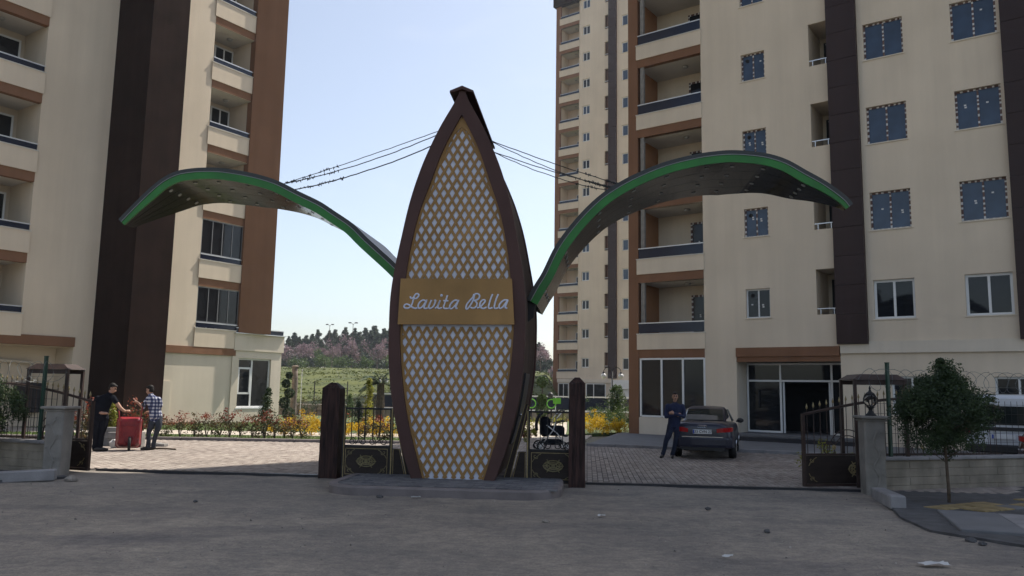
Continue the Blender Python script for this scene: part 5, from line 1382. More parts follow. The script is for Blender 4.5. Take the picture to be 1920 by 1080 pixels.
# hill lamps: tall poles with twin heads
def hill_lamp(px, Y, h, label):
    x = at_px(px, Y); o = thing('lamp_post', label, 'lamp post', (x, Y, hill_z(x, Y)), 0, 'lamp posts on the hill')
    MB().tube([(0, 0, 0), (0, 0, h)], [.055, .035], 8).build('pole', M['barkg'], o)
    for s in (-1, 1): mb = MB(); mb.tube([(0, 0, h - .1), (s * .2, 0, h + .12), (s * .4, 0, h + .15)], .028, 6); a = mb.build('arm', M['barkg'], o); mb = MB(); mb.cbox(s * .45 - .2, s * .45 + .2, -.14, .14, h + .10, h + .25, .03); mb.build('lamp_head', M['plasb'], a)
hill_lamp(612, 128, 6.9, 'tall twin-headed lamp post among the pines, nearer the bay window'); hill_lamp(656, 112, 6.3, 'tall twin-headed lamp post rising above the pines, nearer the monument')
hill_lamp(619, 106, 3.4, 'short lamp post at the grass edge of the hilltop')

# garden: low stone wall at the foot of the hill
sw_ = thing('stone_wall', 'low rough stone wall at the foot of the grassy hill', 'wall', (-26, 49.2, 0)); rd = random.Random(4)
x = 0
while x < 25.5:
    w = rd.uniform(.45, .85)
    for r_ in range(2):
        mb = MB(); h0, h1 = r_ * .36, r_ * .36 + .35; mb.cbox(x + .01, x + w - .01, -.2 + rd.uniform(-.03, .03), .2, h0 - .05, h1, .05); mb.build('stone', M['rubble'], sw_)
    x += w
# shrub kinds
def shrub(seed, n, r, zc, zs, per, size, mt, name='foliage', sig=(1, 1, 1)):
    rd = random.Random(seed); return crown_mesh(name, seed, [((rd.gauss(0, r), rd.gauss(0, r), max(.08, zc + rd.gauss(0, zs))), rd.uniform(.10, .2)) for _ in range(n)], per, size, mt, sig)
PHO = []
for i in range(4):
    st = MB(); rd = random.Random(200 + i)
    for q in range(8): a = rd.uniform(0, 6.28); l = rd.uniform(.05, .22); h = rd.uniform(.3, .75); st.tube([(0, 0, 0), (math.cos(a) * l * .4, math.sin(a) * l * .4, h * .5), (math.cos(a) * l, math.sin(a) * l, h)], [.012, .009, .005], 4)
    PHO.append((shrub(210 + i, 12, .15, .42, .16, 22, .075, 'l_photinia'), shrub(220 + i, 6, .13, .66, .10, 16, .07, 'l_red', 'red_tips'), st.mesh('stems', [M['bark']])))
px_list = [300, 318, 345, 372, 395, 420, 438, 458, 480, 503, 522, 540, 556, 572, 640, 690, 715, 735]
for i, px in enumerate(px_list):
    Y = 26.6 + random.uniform(-.25, .45); o = veg('photinia_shrub', 'red-tipped leggy shrub in the row along the lawn kerb, %s from the dark building band' % ORD[i], 'shrub', (at_px(px, Y) - .1, Y, .05), 'red-tipped shrubs along the kerb')
    K = PHO[i % 4]; sc = random.uniform(.75, 1.15)
    for nm, me in zip(('foliage', 'red_tips', 'stems'), K): inst(nm, me, o, scale=(sc, sc, sc))['kind'] = 'stuff'
for i, (px, Y) in enumerate(((168, 23.6), (182, 24.4), (262, 24.2))):
    o = veg('photinia_shrub', 'red-tipped shrub behind the workers, %s from the sunlit pillar' % ORD[i], 'shrub', (at_px(px, Y), Y, .03), 'red-tipped shrubs behind the workers'); K = PHO[(i + 1) % 4]
    for nm, me in zip(('foliage', 'red_tips', 'stems'), K): inst(nm, me, o, scale=1.45)['kind'] = 'stuff'
def cone_shrub(px, Y, h, r, mt, label, name='cone_shrub', per=46, size=.07, n=34):
    o = veg(name, label, 'shrub', (at_px(px, Y), Y, .04)); rd = random.Random(int(px)); cl = []
    for q in range(n): z = h * (q + .5) / n; rr = r * (1 - z / h) ** .75; a = rd.uniform(0, 6.28); l = rr * rd.uniform(.2, .85); cl.append(((math.cos(a) * l, math.sin(a) * l, z), .10 + rr * .35))
    inst('foliage', crown_mesh('foliage', int(px), cl, per, size, mt), o); inst('stem', trunk_mesh(h * .8, .03, .01, 0, 0, 1, 'stem'), o); return o
cone_shrub(501, 31.2, 1.62, .42, 'l_dark', 'dark green cone-shaped laurel under the bay window', per=70)
cone_shrub(206, 24.4, 1.30, .32, 'l_lime', 'yellow-green upright shrub behind the stacked blocks', per=60)
cone_shrub(691, 30.5, 2.05, .33, 'l_lime', 'tall yellow-green upright shrub behind the fence by the post', per=60); cone_shrub(672, 40, 1.0, .4, 'l_dark', 'small dark conifer on the lawn behind the gate post')
cone_shrub(655, 45, 1.3, .5, 'l_mid', 'rounded green shrub before the stone wall', 'round_shrub')
o = veg('cypress', 'narrow green cypress beside the brown building corner', 'shrub', (at_px(1157, 37.5), 37.5, .04)); rd = random.Random(5)
inst('foliage', crown_mesh('foliage', 71, [((rd.gauss(0, .13), rd.gauss(0, .13), .15 + 1.85 * q / 60), .24 if q < 52 else .12) for q in range(60)], 70, .09, 'l_mid', aspect=.35), o); inst('stem', trunk_mesh(1.6, .04, .02, 0, 0, 1, 'stem'), o)
def ball_shrub(px, Y, s, mt, label, n=14, per=60, size=.06, z0=.35, name='yellow_shrub', sx=1.3):
    o = veg(name, label, 'shrub', (at_px(px, Y), Y, .04), rz=0); rd = random.Random(int(px * 3)); cl = [((rd.gauss(0, .33) * s * sx, rd.gauss(0, .3) * s, max(.1, z0 * s + rd.gauss(0, .14) * s)), rd.uniform(.1, .19) * s) for _ in range(n)]
    inst('foliage', crown_mesh('foliage', int(px), cl, per, size, mt), o); inst('stem', trunk_mesh(.3, .02, .01, 5, .3, 3, 'stem'), o); return o
for i, (px, Y, s) in enumerate(((546, 29.5, .9), (566, 28.6, 1.15), (585, 28.3, 1.3), (600, 28.8, 1.2), (655, 29.0, 1.0), (675, 28.5, .9), (722, 28.8, 1.0), (738, 28.6, .9))):
    ball_shrub(px, Y, s, 'l_yellow', 'yellow flowering shrub on the lawn, %s from the bay window' % ORD[i]).__setitem__('group', 'yellow shrubs on the lawn')
for i, (px, Y, s) in enumerate(((1104, 33.6, 1.3), (1118, 33.0, .95), (1132, 32.9, .95), (1146, 33.1, .95), (1158, 33.3, .8), (1106, 35, 1.4))):
    ball_shrub(px, Y, s, 'l_yellow', 'yellow flowering shrub by the brown building corner, %s from the wooden post' % ORD[i]).__setitem__('group', 'yellow shrubs by the building corner')
for i, (px, Y, s) in enumerate(((1112, 37, 1.4), (1128, 36, 1.3), (1142, 36, 1.3), (1172, 34.4, 1.15), (1130, 40, 1.7), (1168, 36.5, 1.5))):
    ball_shrub(px, Y, s, 'l_mid', 'leafy green shrub behind the yellow flowers, %s from the wooden post' % ORD[i], name='green_shrub', z0=.5).__setitem__('group', 'green shrubs by the building corner')
for i, (px, Y, s) in enumerate(((985, 27.6, .8), (1000, 33, 1.1), (1018, 36, 1.2))):
    ball_shrub(px, Y, s, 'l_lime' if i else 'l_lime', 'yellow-green shrub behind the stroller, %s from the monument' % ORD[i], name='green_shrub').__setitem__('group', 'shrubs behind the stroller')
ball_shrub(990, 28.8, .45, 'l_red', 'low red flower clump behind the stroller', name='flower_clump')
for i, (px, Y, s) in enumerate(((545, 45, 1.6), (566, 46, 1.7), (590, 46.5, 1.5), (625, 46.5, 1.6), (650, 47, 1.5), (700, 46, 1.8))):
    ball_shrub(px, Y, s, ('l_dark', 'l_photinia')[i % 2], 'dark shrub along the stone wall, %s from the bay window' % ORD[i], name='hedge_shrub', z0=.45).__setitem__('group', 'dark shrubs along the stone wall')
# shrub inside the right gate
ball_shrub(1572, 18.2, 1.0, 'l_lime', 'olive yellow-green shrub behind the open gate by the lantern pillar', name='green_shrub', n=18, per=80, size=.05)
# spiral / ball topiary
def topiary(px, Y, balls, label, mt='l_dark'):
    o = veg('topiary', label, 'shrub', (at_px(px, Y), Y, .04), rz=0); gg = np.random.default_rng(int(px)); P = []
    for (dx, z, r) in balls: p = unit(gg.normal(size=(900, 3))) * r * (gg.uniform(.8, 1.03, (900, 1))); P.append(p + np.array([dx, 0, z]))
    P = np.concatenate(P); inst('foliage', np_mesh('foliage', leaf_quads(P, .07, gg), M[mt], gg.uniform(0, 1, len(P))), o); inst('stem', trunk_mesh(balls[-1][1], .035, .02, 0, 0, 2, 'stem'), o)
topiary(537, 38, [(0.1, .45, .30), (-.12, .95, .26), (.1, 1.4, .24), (-.08, 1.85, .2), (.05, 2.25, .16)], 'dark spiral topiary beside the cream bay')
topiary(1016, 34, [(0, .9, .28), (0, 1.35, .22), (0, 2.1, .24)], 'clipped ball topiary behind the stroller', 'l_mid')
# palm
pt = thing('palm_tree', 'short palm tree between the gate post and the monument', 'palm', (at_px(712, 40), 40, .04))
mb = MB(); mb.tube([(0, 0, 0), (.02, 0, .9), (0, 0, 1.95)], [.22, .2, .18], 10); mb.build('trunk', M['bark'], pt); gg = np.random.default_rng(8)
Q = []
for k in range(30):
    a = gg.uniform(0, 6.28); el = gg.uniform(-.2, 1.3); L_ = gg.uniform(.95, 1.45); n_ = 26; t = np.linspace(.1, 1, n_)
    cx = np.cos(a) * np.cos(el) * L_ * t; cy = np.sin(a) * np.cos(el) * L_ * t; cz = 1.95 + np.sin(el) * L_ * t - .55 * L_ * t ** 2; c = np.stack([cx, cy, cz], 1)
    side = np.array([-np.sin(a), np.cos(a), 0])
    for s in (-1, 1):
        tip = c + side * s * (.34 * np.sin(np.pi * np.clip(t, .08, .95)))[:, None] + np.array([np.cos(a), np.sin(a), -.35]) * .12; w = np.array([np.cos(a), np.sin(a), 0]) * .035; Q.append(np.stack([c - w, c + w, tip], 1))
Q = np.concatenate(Q); inst('fronds', np_mesh('fronds', Q, M['l_palm'], gg.uniform(0, 1, len(Q))), pt)
# bare trunk and garden lamp by the bay
o = thing('bare_trunk', 'bare pale trunk standing on the lawn beside the bay', 'tree trunk', (at_px(550, 42), 42, 0)); inst('trunk', trunk_mesh(2.75, .17, .15, 0, 0, 9, m='barkg'), o); mb = MB(); mb.lathe([(.16, 0), (.20, .06), (.1, .12)], (0, 0, 2.75), 9); mb.build('cut_top', M['barkg'], o)
def garden_lamp(px, Y, h, label, n=2, r=.13, w=.42):
    o = thing('garden_lamp', label, 'lamp post', (at_px(px, Y), Y, .05), 0, 'globe lamps in the garden')
    MB().lathe([(.09, 0), (.09, .1), (.05, .2), (.035, .4), (.032, h)], (0, 0, 0), 10).build('pole', M['iron'], o, smooth=True)
    for s in ((-1, 1) if n == 2 else (0,)):
        mb = MB(); pts = [(s * w * .5 + s * w * .5 * math.cos(t), 0, h - .1 + w * .55 * math.sin(t)) for t in np.linspace(math.pi, -.1, 14)]; mb.tube(pts, .018, 6); a = mb.build('arm', M['iron'], o)
        mb = MB(); mb.sphere((s * w, 0, h - .28), r, 12); mb.build('globe', M['globe'], a, smooth=True); mb = MB(); mb.lathe([(.05, 0), (.07, -.05), (.03, -.08)], (s * w, 0, h - .1), 8); mb.build('holder', M['iron'], a)
garden_lamp(1148, 38.5, 2.75, 'black double globe lamp beside the narrow cypress'); garden_lamp(716, 43, 2.35, 'small double globe lamp beside the palm', w=.18, r=.11)
o = thing('garden_lamp', 'thin white garden light pole beside the bare trunk', 'lamp post', (at_px(563, 43), 43, .05), 0, 'globe lamps in the garden'); MB().tube([(0, 0, 0), (0, 0, 2.5)], .022, 6).build('pole', M['alu'], o); MB().lathe([(.03, 0), (.05, .08), (.02, .14)], (0, 0, 2.5), 8).build('lamp_head', M['spot'], o)

# terrace wall with white railing before the far tower
tw = thing('terrace_wall', 'grey terrace wall in front of the far tower', 'wall', (-8.5, 47.5, 0)); x = 0
while x < 17: mb = MB(); mb.cbox(x + .005, x + 1.6 - .005, -.15, .15, -.1, .52, .01); mb.build('wall_block', M['conc'], tw); x += 1.6
MB().box(-.05, 17.7, -.2, .2, .525, .60).build('coping', M['white'], tw)
rr_ = thing('railing', 'white railing with smoked panes on the terrace wall', 'railing', (-8.5, 47.5, .6))
MB().box(0, 17.6, -.03, .03, .78, .85).build('top_rail', M['white'], rr_)
for i in range(12): MB().box(i * 1.6 - .025, i * 1.6 + .025, -.025, .025, 0, .78).build('baluster', M['white'], rr_)
for i in range(11): MB().box(i * 1.6 + .04, i * 1.6 + 1.56, -.008, .008, .06, .74).build('pane', M['rail'], rr_)
# lime outdoor exercise machine
em = thing('exercise_machine', 'lime green outdoor exercise machine in front of the white railing', 'exercise machine', (at_px(1030, 44), 44, 0))
for dx in (-1.0, .1): mb = MB(); mb.tube([(dx + .24 * math.cos(t), 0, 1.05 + .24 * math.sin(t)) for t in np.linspace(0, 2 * math.pi, 18, endpoint=False)], .04, 6, closed=True); mb.build('ring', M['lime'], em)
MB().box(.2, .62, -.05, .05, 1.05, 1.36).build('beam', M['lime'], em)
for dx in (-1.0, .1, .45): MB().tube([(dx, 0, 0), (dx, 0, .78)], .05, 8).build('post', M['iron'], em)
MB().sphere((.05, 0, 1.52), .16, 10).build('seat_pad', M['plasb'], em)
# fence posts on the hill foot
for i, px in enumerate((521, 588, 650, 730)):
    Y = 52; o = thing('wire_fence_post', 'thin dark fence post at the hill foot, %s from the cream bay' % ORD[i], 'post', (at_px(px, Y), Y, 0), 0, 'thin posts at the hill foot'); mb = MB(); mb.tube([(0, 0, 0), (0, 0, 2.1)], .035, 6); mb.build('pole', M['iron'], o); MB().lathe([(.04, 0), (.02, .04)], (0, 0, 2.1), 6).build('cap', M['iron'], o)

# street tree in front of the right wall, and its twin at the left edge
def street_tree(loc, seed, label, h0, cz, rx, rz_, n=64, per=260):
    o = veg('street_tree', label, 'tree', loc, 'street trees in front of the walls', 0.0); rd = random.Random(seed); cl = []
    while len(cl) < n:
        x, y, z = rd.uniform(-1, 1), rd.uniform(-1, 1), rd.uniform(-1, 1)
        if x * x + y * y + z * z < 1: w = rx * (1.0 - .62 * max(z, 0)); cl.append(((x * w, y * w * .9, cz + z * rz_), rd.uniform(.12, .25)))
    cl += [((0, 0, cz + rz_ * 1.02), .12), ((-.04, 0, cz + rz_ * 1.15), .08)]
    inst('crown', crown_mesh('crown', seed, cl, per, .055, 'l_dark', aspect=.35), o); inst('trunk', trunk_mesh(h0 + .9, .032, .012, 9, .55, seed, lean=.04), o)
street_tree((7.45, 13.7, 0), 301, 'small bushy dark green street tree on a thin trunk by the lantern pillar', .8, 1.56, .82, .72, 115, 300)
street_tree((-10.55, 15.75, 0), 302, 'bushy dark green street tree cut by the picture edge near the sunlit pillar', .8, 1.38, .92, .64, 90, 280)

# ================================================================ right verge: soil, tactile strip, slabs, kerbs
sheet('verge', [tuple(G(7.75, .95)[:2]), tuple(G(13.8, 3.6)[:2]), (14.5, 9.3), (6.3, 9.9), (5.65, 10.9), (5.8, 12.0), (6.35, 13.6)], -.1, .026, M['soil'])
pv = thing('tactile_paving', None, None, (6.85, 12.75, 0), R(27)); tag(pv, 'worn yellow tactile paving strip beside the street tree', kind='structure')
for i in range(9):
    for j in range(2):
        if (i < 1 and j == 0) or random.random() < .12: continue
        mb = MB(); mb.cbox(-.19, .19, -.185, .185, -.03, .046, .008); o = mb.build('tile', M['yellowt'] if j == 1 or i % 3 else M['slab'], pv, (.2 + i * .40, -.2 + j * .39, random.uniform(-.012, .002))); o.rotation_euler = (random.uniform(-.03, .03), random.uniform(-.03, .03), random.uniform(-.03, .03))
ps = thing('slab_paving', None, None, (5.95, 10.8, 0), R(-20)); tag(ps, 'grey pavement slabs at the edge of the dirt road', kind='structure')
for i in range(6):
    for j in range(2): mb = MB(); mb.cbox(-.40, .40, -.48, .48, -.05, .06, .01); o = mb.build('slab', M['slab'] if i != 1 else M['kerb'], ps, (.45 + i * .81, .5 + j * .97, random.uniform(-.006, .006)))
def loose(name, label, cat, loc, rz, mb, m, group=None, tilt=(0, 0)):
    o = mb.build(name, m); o.location = loc; o.rotation_euler = (tilt[0], tilt[1], rz); return tag(o, label, cat, group)
loose('kerb_stone', 'loose pale kerb stone lying at the foot of the lantern pillar', 'kerb stone', (6.42, 13.72, .02), 1.32, MB().cbox(-.80, .80, -.12, .12, -.05, .17, .02), M['kerb'], tilt=(0, .03))
loose('kerb_stone', 'long pale kerb stone at the foot of the sunlit pillar', 'kerb stone', (-9.1, 14.75, .02), .35, MB().cbox(-.95, .75, -.12, .12, -.05, .15, .02), M['kerb'], tilt=(0, -.03))
sheet('left_verge', [(-17, 15.1), (-9.2, 14.55), (-8.3, 15.35), tuple(G(-7.9, .1)[:2]), tuple(G(-13, 1.25)[:2])], -.1, .03, M['soil'])
# litter and stones on the road
def chunk(r, seed, flat=.6):
    rd = random.Random(seed); mb = MB(); mb.sphere((0, 0, 0), r, 8); mb.v = [(x * rd.uniform(.7, 1.25), y * rd.uniform(.7, 1.25), z * flat * rd.uniform(.8, 1.1)) for x, y, z in mb.v]; return mb
def px_g(px, py):
    v = _R * ((px - 960) / F_PX) + _U * ((540 - py) / F_PX) + _f; t = -CAM_H / v.z; return Vector((v.x * t, v.y * t, 0))
def sheetlet(w, l, seed):
    rd = random.Random(seed); mb = MB(); n_ = 4; vs = []
    for j in range(n_ + 1):
        for i in range(n_ + 1): vs.append(((i / n_ - .5) * w + rd.uniform(-.01, .01), (j / n_ - .5) * l + rd.uniform(-.01, .01), rd.uniform(0, .025)))
    mb.add(vs, [(j * (n_ + 1) + i, j * (n_ + 1) + i + 1, (j + 1) * (n_ + 1) + i + 1, (j + 1) * (n_ + 1) + i) for j in range(n_) for i in range(n_)]); return mb
for (px, py, w, l, lab) in ((1752, 1060, .30, .14, 'flat white scrap of packaging on the dirt near the picture corner'), (780, 934, .16, .10, 'crumpled white wrapper against the island kerb'), (1127, 969, .10, .08, 'small white torn wrapper on the dirt road'), (1365, 1046, .12, .06, 'pale flat scrap on the dirt in front of the driveway')):
    loose('litter', lab, 'litter', px_g(px, py) + Vector((0, 0, .012)), random.uniform(-.4, .4), sheetlet(w, l, px), M['litter'], 'litter on the dirt road')
for (px, py, r, lab) in ((1022, 979, .055, 'brown stone on the dirt below the monument island'), (1438, 998, .05, 'dark clod on the dirt, middle of the driveway side'), (1327, 955, .045, 'dark stone on the dirt in front of the wooden post'), (1821, 1015, .07, 'dark lump of asphalt at the slab edge, larger'), (1842, 1021, .05, 'dark lump of asphalt at the slab edge, smaller'), (366, 941, .035, 'small dark stone on the dirt before the sunlit driveway'), (133, 900, .13, 'pale broken stone at the foot of the sunlit pillar'), (712, 933, .06, 'dark flat clod against the island kerb')):
    loose('stone', lab, 'stone', px_g(px, py) + Vector((0, 0, .012)), 0, chunk(r, px), M['rubble'] if 'pale' in lab or 'brown' in lab else M['soil'], 'stones on the dirt road')
# ================================================================ people
class Figure:
    def __init__(s): s.mb = MB(); s.smp = []; s.mi = 0
    def limb(s, pts, rad, mi, k=4):
        pts = [Vector(p) for p in pts]; P = smooth_path([tuple(p) for p in pts], k) if len(pts) > 2 else [pts[0].lerp(pts[1], i / k) for i in range(k + 1)]
        n = len(P); rr = np.interp(np.linspace(0, 1, n), np.linspace(0, 1, len(rad)), rad)
        d0 = (P[0] - P[1]).normalized() * rr[0]; d1 = (P[-1] - P[-2]).normalized() * rr[-1]
        Q = [P[0] + d0 * .95, P[0] + d0 * .6] + P + [P[-1] + d1 * .6, P[-1] + d1 * .95]; R_ = [rr[0] * .3, rr[0] * .8] + list(rr) + [rr[-1] * .8, rr[-1] * .3]
        s.mb.tube(Q, R_, 12)
        for p, r_ in zip(P, rr): s.smp.append((p, r_, mi))
    def rings(s, L, mi):
        vs = []; n = 16
        L = [(L[0][0], L[0][1], L[0][2] - .02, L[0][3] * .6, L[0][4] * .6)] + list(L) + [(L[-1][0], L[-1][1], L[-1][2] + .015, L[-1][3] * .6, L[-1][4] * .6)]
        for (x, y, z, a, b) in L:
            for k in range(n): w = 2 * math.pi * k / n; vs.append((x + a * math.cos(w), y + b * math.sin(w), z))
        fs = [(i * n + k, i * n + (k + 1) % n, (i + 1) * n + (k + 1) % n, (i + 1) * n + k) for i in range(len(L) - 1) for k in range(n)] + [tuple(range(n - 1, -1, -1)), tuple((len(L) - 1) * n + k for k in range(n))]
        s.mb.add(vs, fs)
        for (x, y, z, a, b) in L[1:-1]:
            e = max(a - b, 0); f_ = max(b - a, 0)
            for t in (-1, 0, 1): s.smp.append((Vector((x + e * t, y + f_ * t, z)), min(a, b), mi))
    def ball(s, c, r, mi, sc=(1, 1, 1)):
        s.mb.sphere(c, r, 12, 0, sc); s.smp.append((Vector(c), r * min(sc), mi))
    def head(s, c, yaw, pitch=0.0, skin=1, hair=2, r=.098, moustache=False, hair_back=.0):
        # local head frame: +x right, -y forward (face), z up
        m = Matrix.Rotation(yaw, 4, 'Z') @ Matrix.Rotation(pitch, 4, 'X'); c = Vector(c)
        def P(x, y, z): return c + m @ Vector((x, y, z))
        def E(x, y, z, r_, mi, sc=(1, 1, 1)):
            b0 = len(s.mb.v); s.mb.sphere((0, 0, 0), r_, 12, 0, sc)
            for i in range(b0, len(s.mb.v)): s.mb.v[i] = tuple(P(*(Vector(s.mb.v[i]) + Vector((x, y, z)))))
            s.smp.append((P(x, y, z), r_ * min(sc), mi))
        E(0, .012, .03, .095, skin, (.82, 1.0, 1.02)); E(0, -.028, -.035, .072, skin, (.86, .95, 1.05)); E(0, -.05, -.085, .036, skin, (1.1, .9, .8))
        E(0, -.107, -.018, .016, skin, (.75, 1.1, 1.5)); E(.076, .01, -.01, .024, skin, (.45, .9, 1.3)); E(-.076, .01, -.01, .024, skin, (.45, .9, 1.3))
        E(0, .03, .055, .096, hair, (.86, 1.0, .92)); E(0, .045, .0, .085, hair, (.90, .85, 1.0)); E(0, -.045, .098, .045, hair, (1.35, .9, .6))
        for sx in (-1, 1):
            E(sx * .033, -.088, .018, .013, hair, (1.3, .6, .6)); E(sx * .034, -.084, .036, .012, hair, (1.9, .5, .5)); E(sx * .062, -.0, .03, .028, hair, (.6, 1.2, 1.3))
        if moustache: E(0, -.100, -.048, .014, hair, (2.0, .6, .7)); E(0, -.085, -.088, .012, skin, (1.4, .6, .6))
        else: E(0, -.098, -.058, .010, skin, (2.0, .5, .5))
    def hand(s, wrist, d, up, mi=1, curl=.6, thumb=1):
        d = Vector(d).normalized(); up = Vector(up).normalized(); sd = d.cross(up).normalized(); wrist = Vector(wrist); p = wrist + d * .05
        s.limb([wrist, p, wrist + d * .085], [.026, .034, .030], mi, 3)
        for i, L_ in enumerate((.068, .078, .072, .055)):
            o = wrist + d * .088 + sd * (.030 - .020 * i); a = o + d * L_ * .5 - up * L_ * curl * .25; b = a + (d * (1 - curl) - up * curl).normalized() * L_ * .5
            s.limb([o, a, b], [.0095, .009, .008], mi, 2)
        o = wrist + d * .03 + sd * .03 * thumb; s.limb([o, o + sd * thumb * .028 + d * .03, o + sd * thumb * .02 + d * .065 - up * .015], [.012, .011, .009], mi, 2)
    def build(s, name, label, mats, loc, rz=0.0, voxel=.009):
        me = s.mb.mesh('tmp', mats[0]); o = bpy.data.objects.new('tmp', me); COL.objects.link(o)
        r_ = o.modifiers.new('r', 'REMESH'); r_.mode = 'VOXEL'; r_.voxel_size = voxel
        sm = o.modifiers.new('s', 'SMOOTH'); sm.factor = .5; sm.iterations = 3
        dg = bpy.context.evaluated_depsgraph_get(); m2 = bpy.data.meshes.new_from_object(o.evaluated_get(dg)); bpy.data.objects.remove(o)
        m2.name = name; m2.materials.clear()
        for mt in mats: m2.materials.append(mt)
        n = len(m2.polygons); C = np.empty(n * 3, np.float32); m2.polygons.foreach_get('center', C); C = C.reshape(-1, 3)
        S = np.array([tuple(p) for p, r2, mi in s.smp], np.float32); Rr = np.array([r2 for p, r2, mi in s.smp], np.float32); I = np.array([mi for p, r2, mi in s.smp])
        best = np.full(n, 1e9, np.float32); bi = np.zeros(n, np.int32)
        for j in range(len(S)):
            d_ = np.linalg.norm(C - S[j], axis=1) - Rr[j]; k = d_ < best; best[k] = d_[k]; bi[k] = I[j]
        m2.polygons.foreach_set('material_index', bi); m2.polygons.foreach_set('use_smooth', np.ones(n, bool)); m2.update()
        ob = bpy.data.objects.new(name, m2); link(ob); ob.location = loc; ob.rotation_euler = (0, 0, rz); return tag(ob, label, 'person')

def plaid_material():
    m = mat('plaid_shirt', (0.30, 0.32, 0.38), .9, var=.08, bump=.3, bscale=14); nt = m.node_tree; N = nt.nodes; L = nt.links; b = N['Principled BSDF']
    tc = N.new('ShaderNodeTexCoord'); sp = N.new('ShaderNodeSeparateXYZ'); L.new(tc.outputs['Object'], sp.inputs[0])
    def stripe(sock, sc):
        a = N.new('ShaderNodeMath'); a.operation = 'MULTIPLY'; a.inputs[1].default_value = sc; L.new(sock, a.inputs[0])
        f = N.new('ShaderNodeMath'); f.operation = 'FRACT'; L.new(a.outputs[0], f.inputs[0])
        g_ = N.new('ShaderNodeMath'); g_.operation = 'GREATER_THAN'; g_.inputs[1].default_value = .45; L.new(f.outputs[0], g_.inputs[0]); return g_
    ad = N.new('ShaderNodeMath'); ad.operation = 'ADD'; x = N.new('ShaderNodeMath'); x.operation = 'ADD'; L.new(sp.outputs['X'], x.inputs[0]); L.new(sp.outputs['Y'], x.inputs[1])
    s1 = stripe(x.outputs[0], 11.0); s2 = stripe(sp.outputs['Z'], 11.0); L.new(s1.outputs[0], ad.inputs[0]); L.new(s2.outputs[0], ad.inputs[1])
    cr = N.new('ShaderNodeValToRGB'); cr.color_ramp.interpolation = 'CONSTANT'; cr.color_ramp.elements[0].color = (.62, .62, .66, 1); e = cr.color_ramp.elements[1]; e.position = .3; e.color = (.12, .14, .24, 1); e2 = cr.color_ramp.elements.new(.7); e2.color = (.025, .03, .08, 1)
    dv = N.new('ShaderNodeMath'); dv.operation = 'MULTIPLY'; dv.inputs[1].default_value = .5; L.new(ad.outputs[0], dv.inputs[0]); L.new(dv.outputs[0], cr.inputs['Fac']); L.new(cr.outputs['Color'], b.inputs['Base Color']); return m
M['plaid'] = plaid_material()

# --- man leaning beside the car, arms folded (x right, y away, z up; facing the camera)
f = Figure()
# materials: 0 shirt 1 skin 2 hair 3 trousers 4 shoes
f.rings([(.20, .02, .82, .165, .115), (.205, .02, .92, .170, .118), (.215, .02, 1.03, .165, .112), (.225, .02, 1.18, .185, .120), (.23, .02, 1.32, .20, .120), (.232, .025, 1.41, .185, .10), (.232, .03, 1.455, .11, .075)], 0)
f.limb([(.232, .03, 1.45), (.235, .02, 1.53)], [.056, .052], 1)
f.head((.238, .0, 1.635), .10, 0.02, moustache=True)
f.limb([(.12, .02, .86), (.06, .0, .62), (-.01, -.02, .46), (-.055, .0, .24), (-.10, .02, .10)], [.105, .088, .068, .058, .060], 3)
f.limb([(.29, .02, .86), (.28, -.01, .62), (.245, -.03, .46), (.195, 0, .24), (.15, .02, .10)], [.105, .088, .068, .058, .060], 3)
for fx, dx in ((-.105, -.05), (.15, .0)): f.limb([(fx, .05, .05), (fx + dx * .5, -.03, .048), (fx + dx, -.14, .035)], [.046, .046, .036], 4)
f.limb([(.035, .03, 1.39), (-.01, .01, 1.22), (-.005, -.06, 1.10)], [.068, .056, .048], 0); f.limb([(-.005, -.06, 1.10), (.12, -.155, 1.13), (.23, -.17, 1.17)], [.048, .043, .038], 0)
f.limb([(.43, .03, 1.39), (.475, .01, 1.22), (.465, -.06, 1.11)], [.068, .056, .048], 0); f.limb([(.465, -.06, 1.11), (.34, -.16, 1.155), (.22, -.185, 1.20)], [.048, .043, .036], 0)
f.hand((.215, -.19, 1.20), (-1, .1, .15), (0, -1, .3)); f.hand((.25, -.165, 1.165), (1, .05, .15), (0, -1, .2))
# collar
f.limb([(.17, -.03, 1.455), (.232, -.06, 1.43), (.295, -.03, 1.455)], [.02, .02, .02], 0)
man = f.build('person', 'man in a navy shirt and dark jeans with folded arms, leaning beside the parked car', [M['shirtb'], M['skin'], M['hair'], M['jeans'], M['shoe']], px_g(1250, 861) + Vector((0, 0, .03)), R(-11))

# --- worker in black, arm stretched to the wheelbarrow handle
f = Figure()
f.rings([(-.02, 0, .80, .165, .13), (-.03, 0, .92, .175, .135), (-.03, .0, 1.05, .185, .145), (-.01, 0, 1.20, .205, .14), (.02, 0, 1.33, .215, .13), (.06, 0, 1.42, .17, .11), (.10, -.0, 1.47, .09, .08)], 0)
f.limb([(.10, 0, 1.46), (.16, -.01, 1.54)], [.058, .055], 1)
f.head((.195, -.015, 1.62), R(70), R(28))
f.limb([(-.09, .02, .84), (-.10, .0, .6), (-.11, -.01, .46), (-.11, .01, .24), (-.12, .02, .1)], [.115, .095, .075, .065, .065], 3)
f.limb([(.07, .0, .84), (.05, -.02, .6), (.03, -.02, .46), (.02, 0, .24), (.01, .02, .1)], [.115, .095, .075, .065, .065], 3)
f.limb([(-.13, .04, .05), (-.06, -.03, .05), (.05, -.07, .04)], [.05, .05, .038], 4); f.limb([(.0, .03, .05), (.07, -.03, .05), (.17, -.06, .04)], [.05, .05, .038], 4)
